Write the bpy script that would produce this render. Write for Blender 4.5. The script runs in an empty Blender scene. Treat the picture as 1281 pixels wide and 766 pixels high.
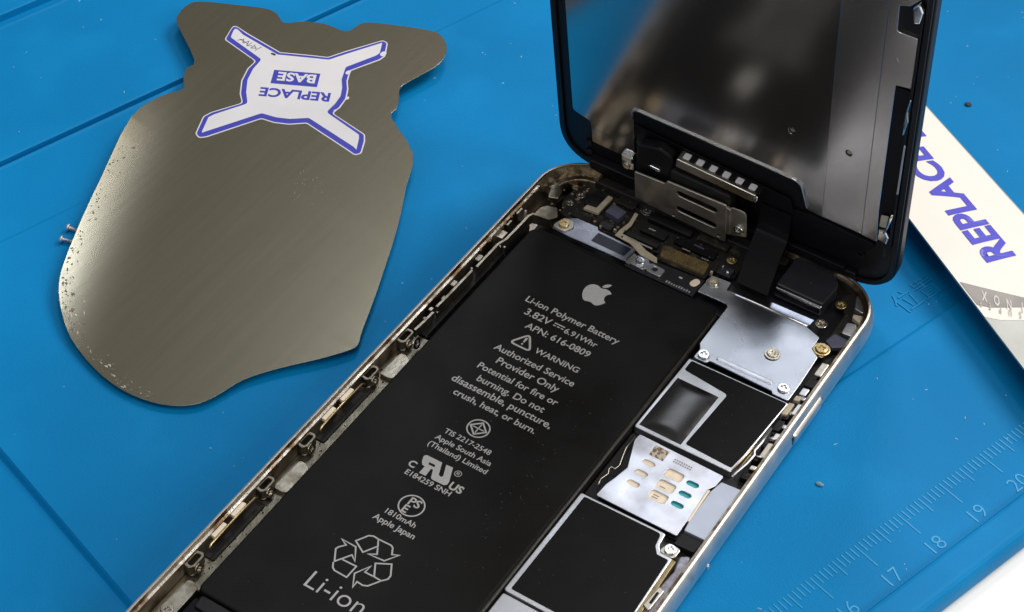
import bpy, bmesh, math, random
from mathutils import Vector, Matrix
S = 0.001                                   # everything below is written in millimetres
sc = bpy.context.scene
COL = sc.collection
rnd = random.Random(7)

# ------------------------------------------------------------------ camera
cd = bpy.data.cameras.new('camera'); cam = bpy.data.objects.new('camera', cd); COL.objects.link(cam)
CP = Vector((133.077, -106.208, 247.74)); CT = Vector((14.219, 98.012, 6.0)); ROLL = 0.051
fw = (CT - CP).normalized(); rt = fw.cross(Vector((0, 0, 1))).normalized(); up = rt.cross(fw)
r2 = rt * math.cos(ROLL) + up * math.sin(ROLL); u2 = -rt * math.sin(ROLL) + up * math.cos(ROLL)
M = Matrix((r2, u2, -fw)).transposed().to_4x4(); M.translation = CP * S
cam.matrix_world = M
cd.sensor_width = 36.0; cd.lens = 36.0 * 2496.85 / 1281.0
cd.clip_start = 0.005; cd.clip_end = 50
sc.camera = cam

# ------------------------------------------------------------------ world, lamps, exposure
w = bpy.data.worlds.new('World'); sc.world = w; w.use_nodes = True
bg = w.node_tree.nodes['Background']
bg.inputs[0].default_value = (1.0, 0.95, 0.88, 1); bg.inputs[1].default_value = 0.205

def area(name, loc, target, size, power, col, size_y=None):
    l = bpy.data.lights.new(name, 'AREA'); l.energy = power; l.color = col; l.size = size
    if size_y: l.shape = 'RECTANGLE'; l.size_y = size_y
    o = bpy.data.objects.new(name, l); COL.objects.link(o)
    o.location = loc
    o.rotation_euler = (Vector(target) - Vector(loc)).to_track_quat('-Z', 'Y').to_euler()
    return o
area('ceiling_lamp', (0.42, 1.05, 1.10), (0.03, 0.08, 0), 0.60, 14.5, (1.0, 0.96, 0.90))
area('side_fill', (1.05, 0.20, 0.72), (0.03, 0.08, 0), 0.45, 5.2, (1.0, 0.95, 0.88))  # added low fill from the right: brightens the right rim, gives left-hand shadows
area('overhead_fill', (0.25, -0.25, 1.60), (0.03, 0.08, 0), 0.90, 8.0, (1.0, 0.97, 0.93))  # added fill: evens the mat and lifts the raised display's shadow
area('bench_lamp', (-0.34, 0.86, 1.33), (0.05, 0.05, 0), 0.26, 4.5, (0.84, 0.91, 1.0))
area('plate_sheen_fill', (-0.46, 1.27, 1.30), (-0.05, 0.08, 0), 0.24, 0.65, (1.0, 0.82, 0.58))  # added warm light, only for the tan sheen on the plate's curled left edge
area('window_light', (-0.42, -1.55, 0.95), (0.03, 0.1, 0), 0.55, 4.5, (0.80, 0.89, 1.0))
vs = sc.view_settings
vs.view_transform = 'Standard'; vs.look = 'None'; vs.gamma = 1.0; vs.exposure = -0.08
vs.use_curve_mapping = False
sc.cycles.use_denoising = True
sc.cycles.max_bounces = 8

# ------------------------------------------------------------------ materials
MATS = {}
def mat(name, col, metal=0.0, rough=0.5, vary=0.0, vscale=400, bump=0.0, bscale=2500, spec=0.5,
        col2=None, c2scale=120, c2lo=0.55, c2hi=0.7, stretch=None, rvary=0.0, coat=0.0, aniso=0.0):
    m = bpy.data.materials.new(name); m.use_nodes = True; MATS[name] = m
    nt = m.node_tree; N = nt.nodes; L = nt.links; b = N['Principled BSDF']
    b.inputs['Metallic'].default_value = metal; b.inputs['Roughness'].default_value = rough
    b.inputs['Specular IOR Level'].default_value = spec
    b.inputs['Coat Weight'].default_value = coat
    b.inputs['Anisotropic'].default_value = aniso
    tc = N.new('ShaderNodeTexCoord'); mp = N.new('ShaderNodeMapping')
    geo = N.new('ShaderNodeNewGeometry'); L.new(geo.outputs['Position'], mp.inputs[0])
    if stretch: mp.inputs['Scale'].default_value = stretch
    def noise(scale, detail=4):
        n = N.new('ShaderNodeTexNoise'); n.inputs['Scale'].default_value = scale; n.inputs['Detail'].default_value = detail
        L.new(mp.outputs[0], n.inputs['Vector']); return n
    cur = None
    base = N.new('ShaderNodeRGB'); base.outputs[0].default_value = (*col, 1); cur = base.outputs[0]
    if vary:
        n = noise(vscale); mr = N.new('ShaderNodeMapRange'); L.new(n.outputs['Fac'], mr.inputs[0])
        mr.inputs[1].default_value = .3; mr.inputs[2].default_value = .7
        mr.inputs[3].default_value = 1 - vary; mr.inputs[4].default_value = 1 + vary
        mx = N.new('ShaderNodeVectorMath'); mx.operation = 'SCALE'; L.new(cur, mx.inputs[0]); L.new(mr.outputs[0], mx.inputs['Scale'])
        cur = mx.outputs[0]
    if col2:
        n = noise(c2scale, 6); cr = N.new('ShaderNodeMapRange'); L.new(n.outputs['Fac'], cr.inputs[0])
        cr.inputs[1].default_value = c2lo; cr.inputs[2].default_value = c2hi
        mx = N.new('ShaderNodeMix'); mx.data_type = 'RGBA'; L.new(cr.outputs[0], mx.inputs[0]); L.new(cur, mx.inputs[6])
        mx.inputs[7].default_value = (*col2, 1); cur = mx.outputs[2]
    L.new(cur, b.inputs['Base Color'])
    if rvary:
        n = noise(vscale * .6, 5); mr = N.new('ShaderNodeMapRange'); L.new(n.outputs['Fac'], mr.inputs[0])
        mr.inputs[1].default_value = .3; mr.inputs[2].default_value = .7
        mr.inputs[3].default_value = max(.02, rough - rvary); mr.inputs[4].default_value = rough + rvary
        L.new(mr.outputs[0], b.inputs['Roughness'])
    if bump:
        n = noise(bscale, 3); bp = N.new('ShaderNodeBump'); bp.inputs['Strength'].default_value = bump
        bp.inputs['Distance'].default_value = 0.0001
        L.new(n.outputs['Fac'], bp.inputs['Height']); L.new(bp.outputs[0], b.inputs['Normal'])
    return m
mat('silicone', (0.0, 0.190, 0.465), rough=.5, vary=.09, vscale=28, bump=.45, bscale=2600, spec=.12, rvary=.09, col2=(.003, .222, .52), c2scale=55, c2lo=.55, c2hi=.85)
mat('silicone_faint', (0.006, 0.225, 0.50), rough=.45, vary=.05, spec=.2)
mat('silicone_mark', (0.018, 0.30, 0.60), rough=.4, vary=.05)
mat('table', (0.82, 0.82, 0.80), rough=.5, vary=.03, vscale=30)
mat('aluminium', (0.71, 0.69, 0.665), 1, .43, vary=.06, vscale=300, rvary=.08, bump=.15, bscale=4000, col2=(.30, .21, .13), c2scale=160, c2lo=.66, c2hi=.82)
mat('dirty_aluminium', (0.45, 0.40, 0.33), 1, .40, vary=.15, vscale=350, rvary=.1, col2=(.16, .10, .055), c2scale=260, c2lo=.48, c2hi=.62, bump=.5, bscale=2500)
mat('battery', (0.0065, 0.0065, 0.0062), rough=.5, vary=.15, vscale=150, bump=.12, bscale=3500, spec=.12, rvary=.06)
mat('battery_edge', (0.016, 0.015, 0.013), rough=.42, vary=.4, vscale=700, bump=.9, bscale=1500, spec=.4)
mat('print_grey', (0.40, 0.40, 0.40), rough=.55, vary=.06, vscale=1200)
mat('steel', (0.50, 0.52, 0.58), 1, .27, vary=.04, vscale=120, rvary=.05)
mat('steel_soft', (0.64, 0.65, 0.69), 1, .38, vary=.08, vscale=220, rvary=.08)
mat('sim_steel', (0.70, 0.70, 0.76), 1, .34, vary=.2, vscale=230, rvary=.1, col2=(.80, .82, .95), c2scale=160, c2lo=.5, c2hi=.7)
mat('lavender_metal', (0.34, 0.34, 0.42), .6, .55, vary=.3, vscale=900, bump=.8, bscale=1300)
mat('brass_edge', (0.30, 0.24, 0.13), .8, .45, vary=.3, vscale=500, bump=.4, bscale=1500)
mat('steel_warm', (0.50, 0.46, 0.40), 1, .30, vary=.08, vscale=300, rvary=.08)
mat('display_steel', (0.63, 0.605, 0.575), 1, .165)
mat('display_steel_lit', (0.76, 0.72, 0.68), 1, .225)  # lighter copy of the plate steel: reflected brightness on the right panels painted in
mat('bracket_steel', (0.52, 0.48, 0.42), 1, .48, vary=.08, vscale=500, rvary=.08)
mat('ledge_metal', (0.17, 0.155, 0.12), 1, .42, vary=.25, vscale=450, rvary=.1, bump=.4, bscale=1500)
mat('boss_steel', (0.22, 0.20, 0.16), 1, .36, vary=.15, vscale=500, rvary=.1)
mat('rail_steel', (0.31, 0.285, 0.235), 1, .38, vary=.18, vscale=500, rvary=.1, bump=.3, bscale=1500, col2=(.14, .11, .07), c2scale=300, c2lo=.52, c2hi=.7)
mat('chrome', (0.78, 0.78, 0.80), 1, .14, rvary=.05, vary=.05)
mat('screw_metal', (0.72, 0.66, 0.55), 1, .25, vary=.12, vscale=900, rvary=.08, bump=.3, bscale=3000)
mat('gold', (0.72, 0.56, 0.30), 1, .30, vary=.12, vscale=700, rvary=.08)
mat('cream_contact', (0.90, 0.78, 0.62), .0, .4, vary=.08, vscale=900)
mat('teal_contact', (0.04, 0.36, 0.38), .3, .3)
mat('tray', (0.46, 0.50, 0.60), .6, .38, vary=.05, vscale=300)
mat('black_tape', (0.008, 0.008, 0.009), rough=.6, vary=.12, vscale=300, bump=.1, bscale=2600, spec=.12)
mat('black_plastic', (0.006, 0.006, 0.007), rough=.42, vary=.2, vscale=400, bump=.15, bscale=1800, spec=.25)
mat('black_dusty', (0.012, 0.011, 0.010), rough=.6, vary=.3, vscale=500, bump=.7, bscale=900, col2=(.06, .05, .035), c2scale=320, c2lo=.58, c2hi=.75, spec=.3)
mat('black_film', (0.005, 0.005, 0.0065), rough=.38, bump=.08, bscale=300, spec=.10)
mat('camera_black', (0.018, 0.019, 0.024), rough=.35, vary=.1, spec=.35, bump=.05)
mat('glossy_film', (0.006, 0.006, 0.008), rough=.22, bump=.12, bscale=500, spec=1.0, rvary=.04, vscale=700)
mat('frame_black', (0.0065, 0.0068, 0.0085), rough=.40, vary=.15, vscale=250, bump=.1, bscale=1500, spec=.2)
mat('pcb', (0.006, 0.007, 0.010), rough=.45, vary=.4, vscale=900, bump=.6, bscale=1200)
mat('blue_window', (0.008, 0.011, 0.024), rough=.2, spec=.25)
mat('purple_chip', (0.06, 0.06, 0.10), rough=.4, vary=.1)
mat('brown_foam', (0.10, 0.068, 0.022), rough=.8, vary=.35, vscale=900, bump=1.0, bscale=1300, col2=(.03, .02, .01), c2scale=500)
mat('grime', (0.25, 0.19, 0.11), rough=.85, vary=.5, vscale=500, bump=1.0, bscale=1500, col2=(.05, .035, .02), c2scale=420, c2lo=.45, c2hi=.6)
mat('dark_grime', (0.05, 0.042, 0.030), rough=.8, vary=.6, vscale=700, col2=(.012, .011, .010), c2scale=300, c2lo=.45, c2hi=.55)
mat('steel_dark', (0.30, 0.31, 0.36), 1, .28, vary=.1, vscale=400, rvary=.06)
mat('cream_flex', (0.46, 0.40, 0.30), .2, .45, vary=.12, vscale=500)
mat('white_dot', (0.75, 0.62, 0.52), rough=.4)
mat('tool_steel', (0.355, 0.33, 0.25), 1, .22, vary=.05, vscale=1300, stretch=(1, .03, 1))
mat('tool_stain', (0.15, 0.13, 0.095), .5, .55, vary=.3, vscale=900)
mat('tool_scuff', (0.50, 0.45, 0.36), 1, .5, vary=.3, vscale=700, bump=.5, bscale=1500)
mat('sticker_white', (0.64, 0.63, 0.66), rough=.55, vary=.03, vscale=150)
mat('sticker_blue', (0.032, 0.038, 0.38), rough=.5, vary=.05)
mat('label_white', (0.86, 0.80, 0.745), rough=.30, vary=.02, vscale=60)
mat('label_grey', (0.30, 0.28, 0.27), rough=.4, vary=.25, vscale=120)
mat('label_dim', (0.42, 0.40, 0.385), rough=.4)
mat('label_light', (0.60, 0.57, 0.54), rough=.4, vary=.05)
mat('label_blue', (0.075, 0.075, 0.56), rough=.4)
mat('blade_grey', (0.40, 0.41, 0.40), .7, .45, vary=.10, vscale=150)
mat('ink', (0.03, 0.03, 0.03), rough=.7)
mat('fluff', (0.16, 0.27, 0.36), rough=.9, vary=.3, vscale=2000)
mat('lint', (0.55, 0.60, 0.62), rough=.8)
mat('lint_dim', (0.10, 0.10, 0.095), rough=.8)
mat('code_brown', (0.16, 0.105, 0.055), rough=.6, col2=(.55, .47, .40), c2scale=1900, c2lo=.47, c2hi=.50)
mat('print_faint', (0.26, 0.25, 0.26), rough=.5)

# ------------------------------------------------------------------ helpers
WL = {}                                       # world location of every object, mm
def link(name, me, m, parent=None, label=None, kind=None):
    """mesh in mm world coordinates -> object whose origin is the mesh centre"""
    if m and not me.materials: me.materials.append(MATS[m])
    n = len(me.vertices)
    co = [v.co.copy() for v in me.vertices]
    lo = Vector([min(c[i] for c in co) for i in range(3)]); hi = Vector([max(c[i] for c in co) for i in range(3)])
    c0 = Vector(((lo.x + hi.x) / 2, (lo.y + hi.y) / 2, lo.z))
    for v, c in zip(me.vertices, co): v.co = (c - c0) * S
    me.update()
    o = bpy.data.objects.new(name, me); COL.objects.link(o)
    place(o, c0, parent)
    if label: o['label'] = label
    if kind: o['kind'] = kind
    return o
def place(o, c0, parent):
    base = WL[parent.name] if parent else Vector((0, 0, 0))
    o.parent = parent; o.location = (Vector(c0) - base) * S; WL[o.name] = Vector(c0)
def empty(name, loc, label, cat, group=None):
    o = bpy.data.objects.new(name, None); COL.objects.link(o); o.empty_display_size = .01
    place(o, Vector(loc), None); o['label'] = label; o['category'] = cat
    if group: o['group'] = group
    return o
def rp(pts, r=0.5, seg=4):
    """round the corners of a polygon; a point may carry its own radius"""
    out = []; n = len(pts)
    for i in range(n):
        p = Vector(pts[i][:2]); rr = pts[i][2] if len(pts[i]) > 2 else r
        a = Vector(pts[i - 1][:2]); b = Vector(pts[(i + 1) % n][:2])
        da = (a - p); db = (b - p); la, lb = da.length, db.length
        if la < 1e-6 or lb < 1e-6 or rr <= 0: out.append((p.x, p.y)); continue
        da /= la; db /= lb
        ang = math.acos(max(-1, min(1, da.dot(db))))
        if ang > math.pi - .06: out.append((p.x, p.y)); continue
        t = min(rr / math.tan(ang / 2), la * .48, lb * .48)
        p0 = p + da * t; p1 = p + db * t
        for k in range(seg + 1):
            f = k / seg; q = p0 * (1 - f) ** 2 + p * 2 * f * (1 - f) + p1 * f * f
            out.append((q.x, q.y))
    return out
def rect(x0, y0, x1, y1, r=.3, seg=4): return rp([(x0, y0), (x1, y0), (x1, y1), (x0, y1)], r, seg)
def circ(x, y, r, n=24, ry=None): return [(x + r * math.cos(2 * math.pi * k / n), y + (ry or r) * math.sin(2 * math.pi * k / n)) for k in range(n)]
def stadium(x0, y0, x1, y1, r, n=7):
    d = (Vector((x1, y1)) - Vector((x0, y0))); a = math.atan2(d.y, d.x); out = []
    for (cx, cy, s) in ((x1, y1, -math.pi / 2), (x0, y0, math.pi / 2)):
        for k in range(n + 1): t = a + s + math.pi * k / n; out.append((cx + r * math.cos(t), cy + r * math.sin(t)))
    return out
def prism(loops, z0, z1, bev=.05, res=1):
    """filled outline (further loops are holes) extruded from z0 to z1 with bevelled edges -> mesh, mm"""
    bev = min(bev, (z1 - z0) * .45)
    cu = bpy.data.curves.new('c', 'CURVE'); cu.dimensions = '2D'; cu.fill_mode = 'BOTH'
    for lp in loops:
        sp = cu.splines.new('POLY'); sp.points.add(len(lp) - 1); sp.use_cyclic_u = True; sp.use_smooth = False
        for q, pt in zip(lp, sp.points): pt.co = (q[0], q[1], 0, 1)
    cu.extrude = max(0, (z1 - z0) / 2 - bev)
    if bev > 0: cu.bevel_depth = bev; cu.bevel_resolution = res; cu.offset = -bev
    ob = bpy.data.objects.new('c', cu); me = bpy.data.meshes.new_from_object(ob)
    bpy.data.objects.remove(ob); bpy.data.curves.remove(cu)
    me.materials.clear()
    zc = (z0 + z1) / 2
    for v in me.vertices: v.co.z += zc
    return me
def flat(lp):
    cu = bpy.data.curves.new('c', 'CURVE'); cu.dimensions = '2D'; cu.fill_mode = 'BOTH'
    sp = cu.splines.new('POLY'); sp.points.add(len(lp) - 1); sp.use_cyclic_u = True; sp.use_smooth = False
    for q, pt in zip(lp, sp.points): pt.co = (q[0], q[1], 0, 1)
    ob = bpy.data.objects.new('c', cu); me = bpy.data.meshes.new_from_object(ob)
    bpy.data.objects.remove(ob); bpy.data.curves.remove(cu); me.materials.clear()
    return me
def xform(me, f):
    for v in me.vertices: v.co = f(v.co)
    return me
def shape(name, loops, z0, z1, m, parent=None, bev=.05, f=None, label=None, kind=None, res=1):
    if isinstance(loops[0][0], (int, float)): loops = [loops]
    me = prism(loops, z0, z1, bev, res)
    if f: xform(me, f)
    return link(name, me, m, parent, label, kind)
def raw(name, vs_, fs, m, parent=None, smooth=False, label=None, kind=None, f=None):
    me = bpy.data.meshes.new(name); me.from_pydata([Vector(v) for v in vs_], [], fs); me.update()
    if f: xform(me, f)
    bm = bmesh.new(); bm.from_mesh(me); bmesh.ops.recalc_face_normals(bm, faces=bm.faces); bm.to_mesh(me); bm.free()
    if smooth: me.polygons.foreach_set('use_smooth', [True] * len(me.polygons))
    return link(name, me, m, parent, label, kind)
def join(meshes):
    bm = bmesh.new()
    for me in meshes: bm.from_mesh(me); bpy.data.meshes.remove(me)
    me = bpy.data.meshes.new('j'); bm.to_mesh(me); bm.free(); return me
def tube(pts, r, n=8, m='steel', name='wire', parent=None, f=None, flat=1.0):
    P = [Vector(p) for p in pts]; vs_, fs = [], []
    for i, p in enumerate(P):
        t = (P[min(i + 1, len(P) - 1)] - P[max(i - 1, 0)]).normalized()
        a = t.cross(Vector((0, 0, 1)));  a = a.normalized() if a.length > 1e-3 else Vector((1, 0, 0)); b = a.cross(t)
        for k in range(n):
            th = 2 * math.pi * k / n; vs_.append(p + a * (r * math.cos(th)) + b * (r * flat * math.sin(th)))
    for i in range(len(P) - 1):
        for k in range(n):
            a0 = i * n + k; a1 = i * n + (k + 1) % n; fs.append((a0, a1, a1 + n, a0 + n))
    fs.append(tuple(range(n))); fs.append(tuple(range(len(vs_) - n, len(vs_))))
    return raw(name, vs_, fs, m, parent, smooth=True, f=f)
def stroke(pts, wd, closed=True, z=0.0):
    """flat mitred line of even width -> mesh"""
    P = [Vector(p) for p in pts]; n = len(P); vs_, fs = [], []
    for i in range(n):
        a = P[(i - 1) % n] if (closed or i > 0) else P[i]; b = P[(i + 1) % n] if (closed or i < n - 1) else P[i]
        d0 = (P[i] - a); d1 = (b - P[i])
        d0 = d0.normalized() if d0.length > 1e-9 else d1.normalized(); d1 = d1.normalized() if d1.length > 1e-9 else d0
        n0 = Vector((-d0.y, d0.x)); n1 = Vector((-d1.y, d1.x)); mm = (n0 + n1)
        mm = mm.normalized() if mm.length > 1e-6 else n0
        k = min(2.2, 1 / max(.3, mm.dot(n0)))
        for sgn in (1, -1): q = P[i] + mm * (sgn * wd / 2 * k); vs_.append((q.x, q.y, z))
    for i in range(n if closed else n - 1):
        j = (i + 1) % n; fs.append((2 * i, 2 * i + 1, 2 * j + 1, 2 * j))
    me = bpy.data.meshes.new('s'); me.from_pydata(vs_, [], fs); me.update()
    bm = bmesh.new(); bm.from_mesh(me)
    for fc in bm.faces:
        fc.normal_update()
        if fc.normal.z < 0: fc.normal_flip()
    bm.to_mesh(me); bm.free(); return me
def text_mesh(body, width=None, size=None, bold=0.0, shear=0.0, extrude=0.0, align=True):
    """glyphs centred on the origin (or starting there), scaled to the given width"""
    cu = bpy.data.curves.new('t', 'FONT'); cu.body = body; cu.offset = bold; cu.shear = shear; cu.extrude = extrude; cu.resolution_u = 4
    ob = bpy.data.objects.new('t', cu); me = bpy.data.meshes.new_from_object(ob)
    bpy.data.objects.remove(ob); bpy.data.curves.remove(cu); me.materials.clear()
    xs = [v.co.x for v in me.vertices]; x0, x1 = min(xs), max(xs)
    k = width / (x1 - x0) if width else size
    for v in me.vertices: v.co = Vector(((v.co.x - (x0 + x1) / 2) * k if align else (v.co.x - x0) * k, v.co.y * k, v.co.z * k))
    return me

# display frame of reference: x across, v up the open display, h towards the viewer
TH = 1.771; EV = Vector((0, math.cos(TH), math.sin(TH))); EN = Vector((1, 0, 0)).cross(EV); EB = Vector((0, 137.153, 6.5))
def D(c): return EB + Vector((c[0], 0, 0)) + EV * c[1] + EN * c[2]
# mat frame of reference: s along the ruler (0 at the 16 cm mark), m across it
AM = 1.26404; MD = Vector((math.cos(AM), math.sin(AM), 0)); MN = Vector((-MD.y, MD.x, 0)); MO = Vector((85.295, 77.897, 0))
def MT(c): return MO + MD * c[0] + MN * c[1] + Vector((0, 0, c[2]))

# ------------------------------------------------------------------ table and mat
tb = raw('table_top', [MT((x, y, -3.2)) for x, y in ((-900, -900), (900, -900), (900, 900), (-900, 900))], [(0, 1, 2, 3)], 'table', None, kind='structure')
mat_root = empty('repair_mat', MT((60, 90, -3.2)), 'blue silicone repair mat with moulded ruler under the opened phone', 'mat')
prof = [(-10.8, -3.2), (-11.1, -2.6), (-11.2, -1.6), (-11.15, -.4), (-10.9, .5), (-10.5, 1.1), (-10.0, 1.38), (-9.5, 1.45), (-6.0, 1.45), (-5.55, 1.36), (-5.25, 1.1), (-5.05, .15), (-4.9, 0), (-4.5, 0),
        (12, 0), (29.6, 0), (30.1, -.03), (30.4, -.15), (30.6, -.55), (30.9, -.66), (60, -.66), (100, -.66), (146.6, -.66), (147.0, -.78), (147.3, -.85), (150, -.85),
        (163.6, -.85), (164.2, -.72), (164.55, -.9), (164.7, -2.6), (165.9, -2.6), (166.1, -1.15), (166.5, -.95), (180, -.95), (200.3, -.95), (200.9, -.82), (201.3, -1.0), (201.6, -2.5), (204.3, -2.5), (204.6, -1.2), (205, -1.05), (260, -1.05), (330, -1.05)]
ss = [-330, -200, -120, -86.6, -84.6, -84.0, -83.75, -83.5, -83.2, -82.6, -40, 0, 40, 80, 120, 160, 260]
vs_, fs = [], []
for s in ss:
    for (m_, z) in prof:
        if 30.8 < m_ < 147:
            k = max(0, min(1, (-83.2 - s) / .9)); z = z - 1.3 * (k * k * (3 - 2 * k)) + (.06 if -83.3 < s < -82.3 else 0)
        vs_.append(MT((s, m_, z)))
n = len(prof)
for i in range(len(ss) - 1):
    for j in range(n - 1): fs.append((i * n + j, (i + 1) * n + j, (i + 1) * n + j + 1, i * n + j + 1))
raw('mat_sheet', vs_, fs, 'silicone', mat_root)
tick = []
for i in range(-40, 61):
    L0 = 0.0 if i % 10 == 0 else (1.75 if i % 5 == 0 else 2.95)
    o = shape('ruler_tick', [(i - .12, L0), (i + .12, L0), (i + .12, 5.0), (i - .12, 5.0)], .002, .10, 'silicone_mark', mat_root, bev=.04, f=lambda c: MT(c))
for k in range(13, 22):
    me = text_mesh(str(k), size=3.9, bold=-.012, extrude=.012)
    xform(me, lambda c, k=k: MT((c.x + (k - 16) * 10 + .35, c.y - 4.25, max(.004, c.z + .045))))
    link('ruler_numeral', me, 'silicone_mark', mat_root)
me = text_mesh('位置', size=5.4, extrude=.015, bold=-.012)
xform(me, lambda c: MT((c.x + 60.2, c.y + 34.6, -.66 + max(.01, c.z + .085))))
link('moulded_characters', me, 'silicone_faint', mat_root)

# ------------------------------------------------------------------ smartphone housing
phone = empty('smartphone', (33.5, 69, 0), 'opened silver smartphone with screen raised, showing black battery and circuit board', 'smartphone')
PW, PL, PR = 67.0, 138.1, 10.0
def rrect(i, z, n=10):
    r = max(.4, PR - i); x0, y0, x1, y1 = i, i, PW - i, PL - i; out = []
    for cx, cy, a0 in ((x1 - r, y1 - r, 0), (x0 + r, y1 - r, 90), (x0 + r, y0 + r, 180), (x1 - r, y0 + r, 270)):
        for k in range(n + 1):
            a = math.radians(a0 + 90 * k / n); out.append(Vector((cx + r * math.cos(a), cy + r * math.sin(a), z)))
    return out
def loft(loops, cap0=True, cap1=False):
    vs_, fs = [], []; n = len(loops[0])
    for lp in loops: vs_ += lp
    for i in range(len(loops) - 1):
        for k in range(n): fs.append((i * n + k, i * n + (k + 1) % n, (i + 1) * n + (k + 1) % n, (i + 1) * n + k))
    if cap0: fs.append(tuple(range(n)))
    if cap1: fs.append(tuple(range((len(loops) - 1) * n, len(loops) * n)))
    return vs_, fs
P_out = [(3.4, .02), (2.2, .1), (1.3, .45), (.65, 1.0), (.22, 1.8), (.04, 2.6), (0, 3.3), (.06, 4.1), (.25, 4.9), (.5, 5.5), (.72, 5.9), (.86, 6.12), (1.0, 6.2), (1.3, 6.2)]
v_, f_ = loft([rrect(i, z) for i, z in P_out])
housing = raw('housing', v_, f_, 'aluminium', phone, smooth=True)
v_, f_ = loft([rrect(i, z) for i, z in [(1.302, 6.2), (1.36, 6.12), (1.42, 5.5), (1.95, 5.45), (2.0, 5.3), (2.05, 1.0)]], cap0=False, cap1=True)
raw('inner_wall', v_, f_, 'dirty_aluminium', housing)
# floor plate, black lining of the bays
shape('bay_lining', rect(4.9, 3, 63.4, 136, 6), 1.02, 1.35, 'black_plastic', phone)
# power button
bt = []
for (y, hx) in ((99.7, 0), (99.85, .36), (100.3, .55), (109.2, .55), (109.7, .36), (109.85, 0)):
    for (z, k) in ((2.6, -.6), (2.8, .7), (3.3, 1), (4.5, 1), (4.9, .75), (5.1, -.6)): bt.append((66.80 + hx * k, y, z))
fs = [(i * 6 + j, (i + 1) * 6 + j, (i + 1) * 6 + j + 1, i * 6 + j + 1) for i in range(5) for j in range(5)]
raw('power_button', bt, fs, 'aluminium', housing, smooth=True)
for y in (99.55, 109.98): shape('button_gap', circ(y, 3.9, .22, 10, .9), 0, .12, 'black_plastic', housing, bev=0, f=lambda c: Vector((66.9 + c.z, c.x, c.y)))
# antenna bands in the corner
screw_base = None
def make_screw():
    cross = []
    a, b = .16, .52
    for k in range(4):
        t = math.pi / 2 * k; c, s_ = math.cos(t), math.sin(t)
        for (x, y) in ((b, -a), (b, a), (a, a)): cross.append((x * c - y * s_, x * s_ + y * c))
    head = prism([circ(0, 0, 1.0, 22), cross], .12, .42, .10, 2)
    base = prism([circ(0, 0, .9, 22)], 0, .2, .02)
    return join([head, base])
SCREW = make_screw()
for v in SCREW.vertices: v.co *= S
SCREW_M = {}
def screw(x, y, z, r=.85, parent=None, m='screw_metal', rot=None, f=None, name='screw', nz=None):
    if m not in SCREW_M:
        me = SCREW.copy(); me.materials.clear(); me.materials.append(MATS[m]); SCREW_M[m] = me
    o = bpy.data.objects.new(name, SCREW_M[m]); COL.objects.link(o)
    c = Vector((x, y, z)) if f is None else f(Vector((x, y, z)))
    place(o, c, parent)
    ax = nz or (Vector((0, 0, 1)) if f is None else EN)
    q = ax.to_track_quat('Z', 'Y')
    o.rotation_mode = 'QUATERNION'
    from mathutils import Quaternion
    o.rotation_quaternion = q @ Quaternion((0, 0, 1), rot if rot is not None else rnd.uniform(0, 1.5))
    o.scale = (r, r, r)
    return o
def ring(x, y, z, r0, r1, h, m, parent, name='washer', f=None): return shape(name, [circ(x, y, r1, 24), circ(x, y, r0, 24)], z, z + h, m, parent, bev=.08, f=f, res=2)

# ------------------------------------------------------------------ battery
bat_out = rect(6.2, 23.1, 43.3, 117.6, 1.2)
battery = shape('battery', bat_out, 1.4, 4.8, 'battery', phone, bev=.35, res=3)
shape('edge_fold', [(43.0, 23.6), (43.75, 23.8), (43.95, 30), (43.8, 60), (43.95, 100), (43.7, 117.0), (43.0, 117.2)], 2.2, 4.42, 'battery_edge', battery, bev=.3)
shape('end_tape', rect(7.0, 116.6, 42.6, 118.6, .3), 3.0, 4.3, 'black_tape', battery, bev=.2)
BZ = 4.812
def pr(me, name='printed_text', m='print_grey', dx=0, dy=0):
    xform(me, lambda c: Vector((c.x + dx, c.y + dy, BZ)))
    return link(name, me, m, battery)
for body, x0, x1, y in (('Li-ion Polymer Battery', 14.75, 33.0, 101.35), ('APN: 616-0809', 18.0, 30.45, 96.0), ('WARNING', 22.35, 30.75, 92.0),
        ('Authorized Service', 16.3, 31.7, 88.95), ('Provider Only', 18.3, 30.2, 86.45), ('Potential for fire or', 16.3, 31.6, 83.85), ('burning. Do not', 17.8, 30.6, 81.35),
        ('disassemble, puncture,', 14.3, 33.3, 79.1), ('crush, heat, or burn.', 16.2, 31.8, 76.75), ('TIS 2217-2548', 19.6, 28.3, 69.0), ('Apple South Asia', 19.1, 29.6, 67.15), ('(Thailand) Limited', 18.9, 29.9, 65.4),
        ('E184259 SNH', 19.2, 27.6, 58.5), ('1810mAh', 21.1, 26.6, 50.35), ('Apple Japan', 20.1, 27.7, 48.45), ('Li-ion', 18.9, 29.0, 32.3)):
    pr(text_mesh(body, x1 - x0, bold=.012 if x1 - x0 > 10.2 or y > 34 else -.008), dx=(x0 + x1) / 2, dy=y)
pr(text_mesh('3.82V', 5.0, bold=.012), dx=18.7, dy=98.65); pr(text_mesh('6.91Whr', 6.3, bold=.012), dx=27.2, dy=98.65)
pr(join([stroke([(21.75, 99.75), (23.75, 99.75)], .24, False)] + [stroke([(21.75 + .75 * k, 99.2), (22.25 + .75 * k, 99.2)], .24, False) for k in range(3)]), 'direct_current_symbol')
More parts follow.
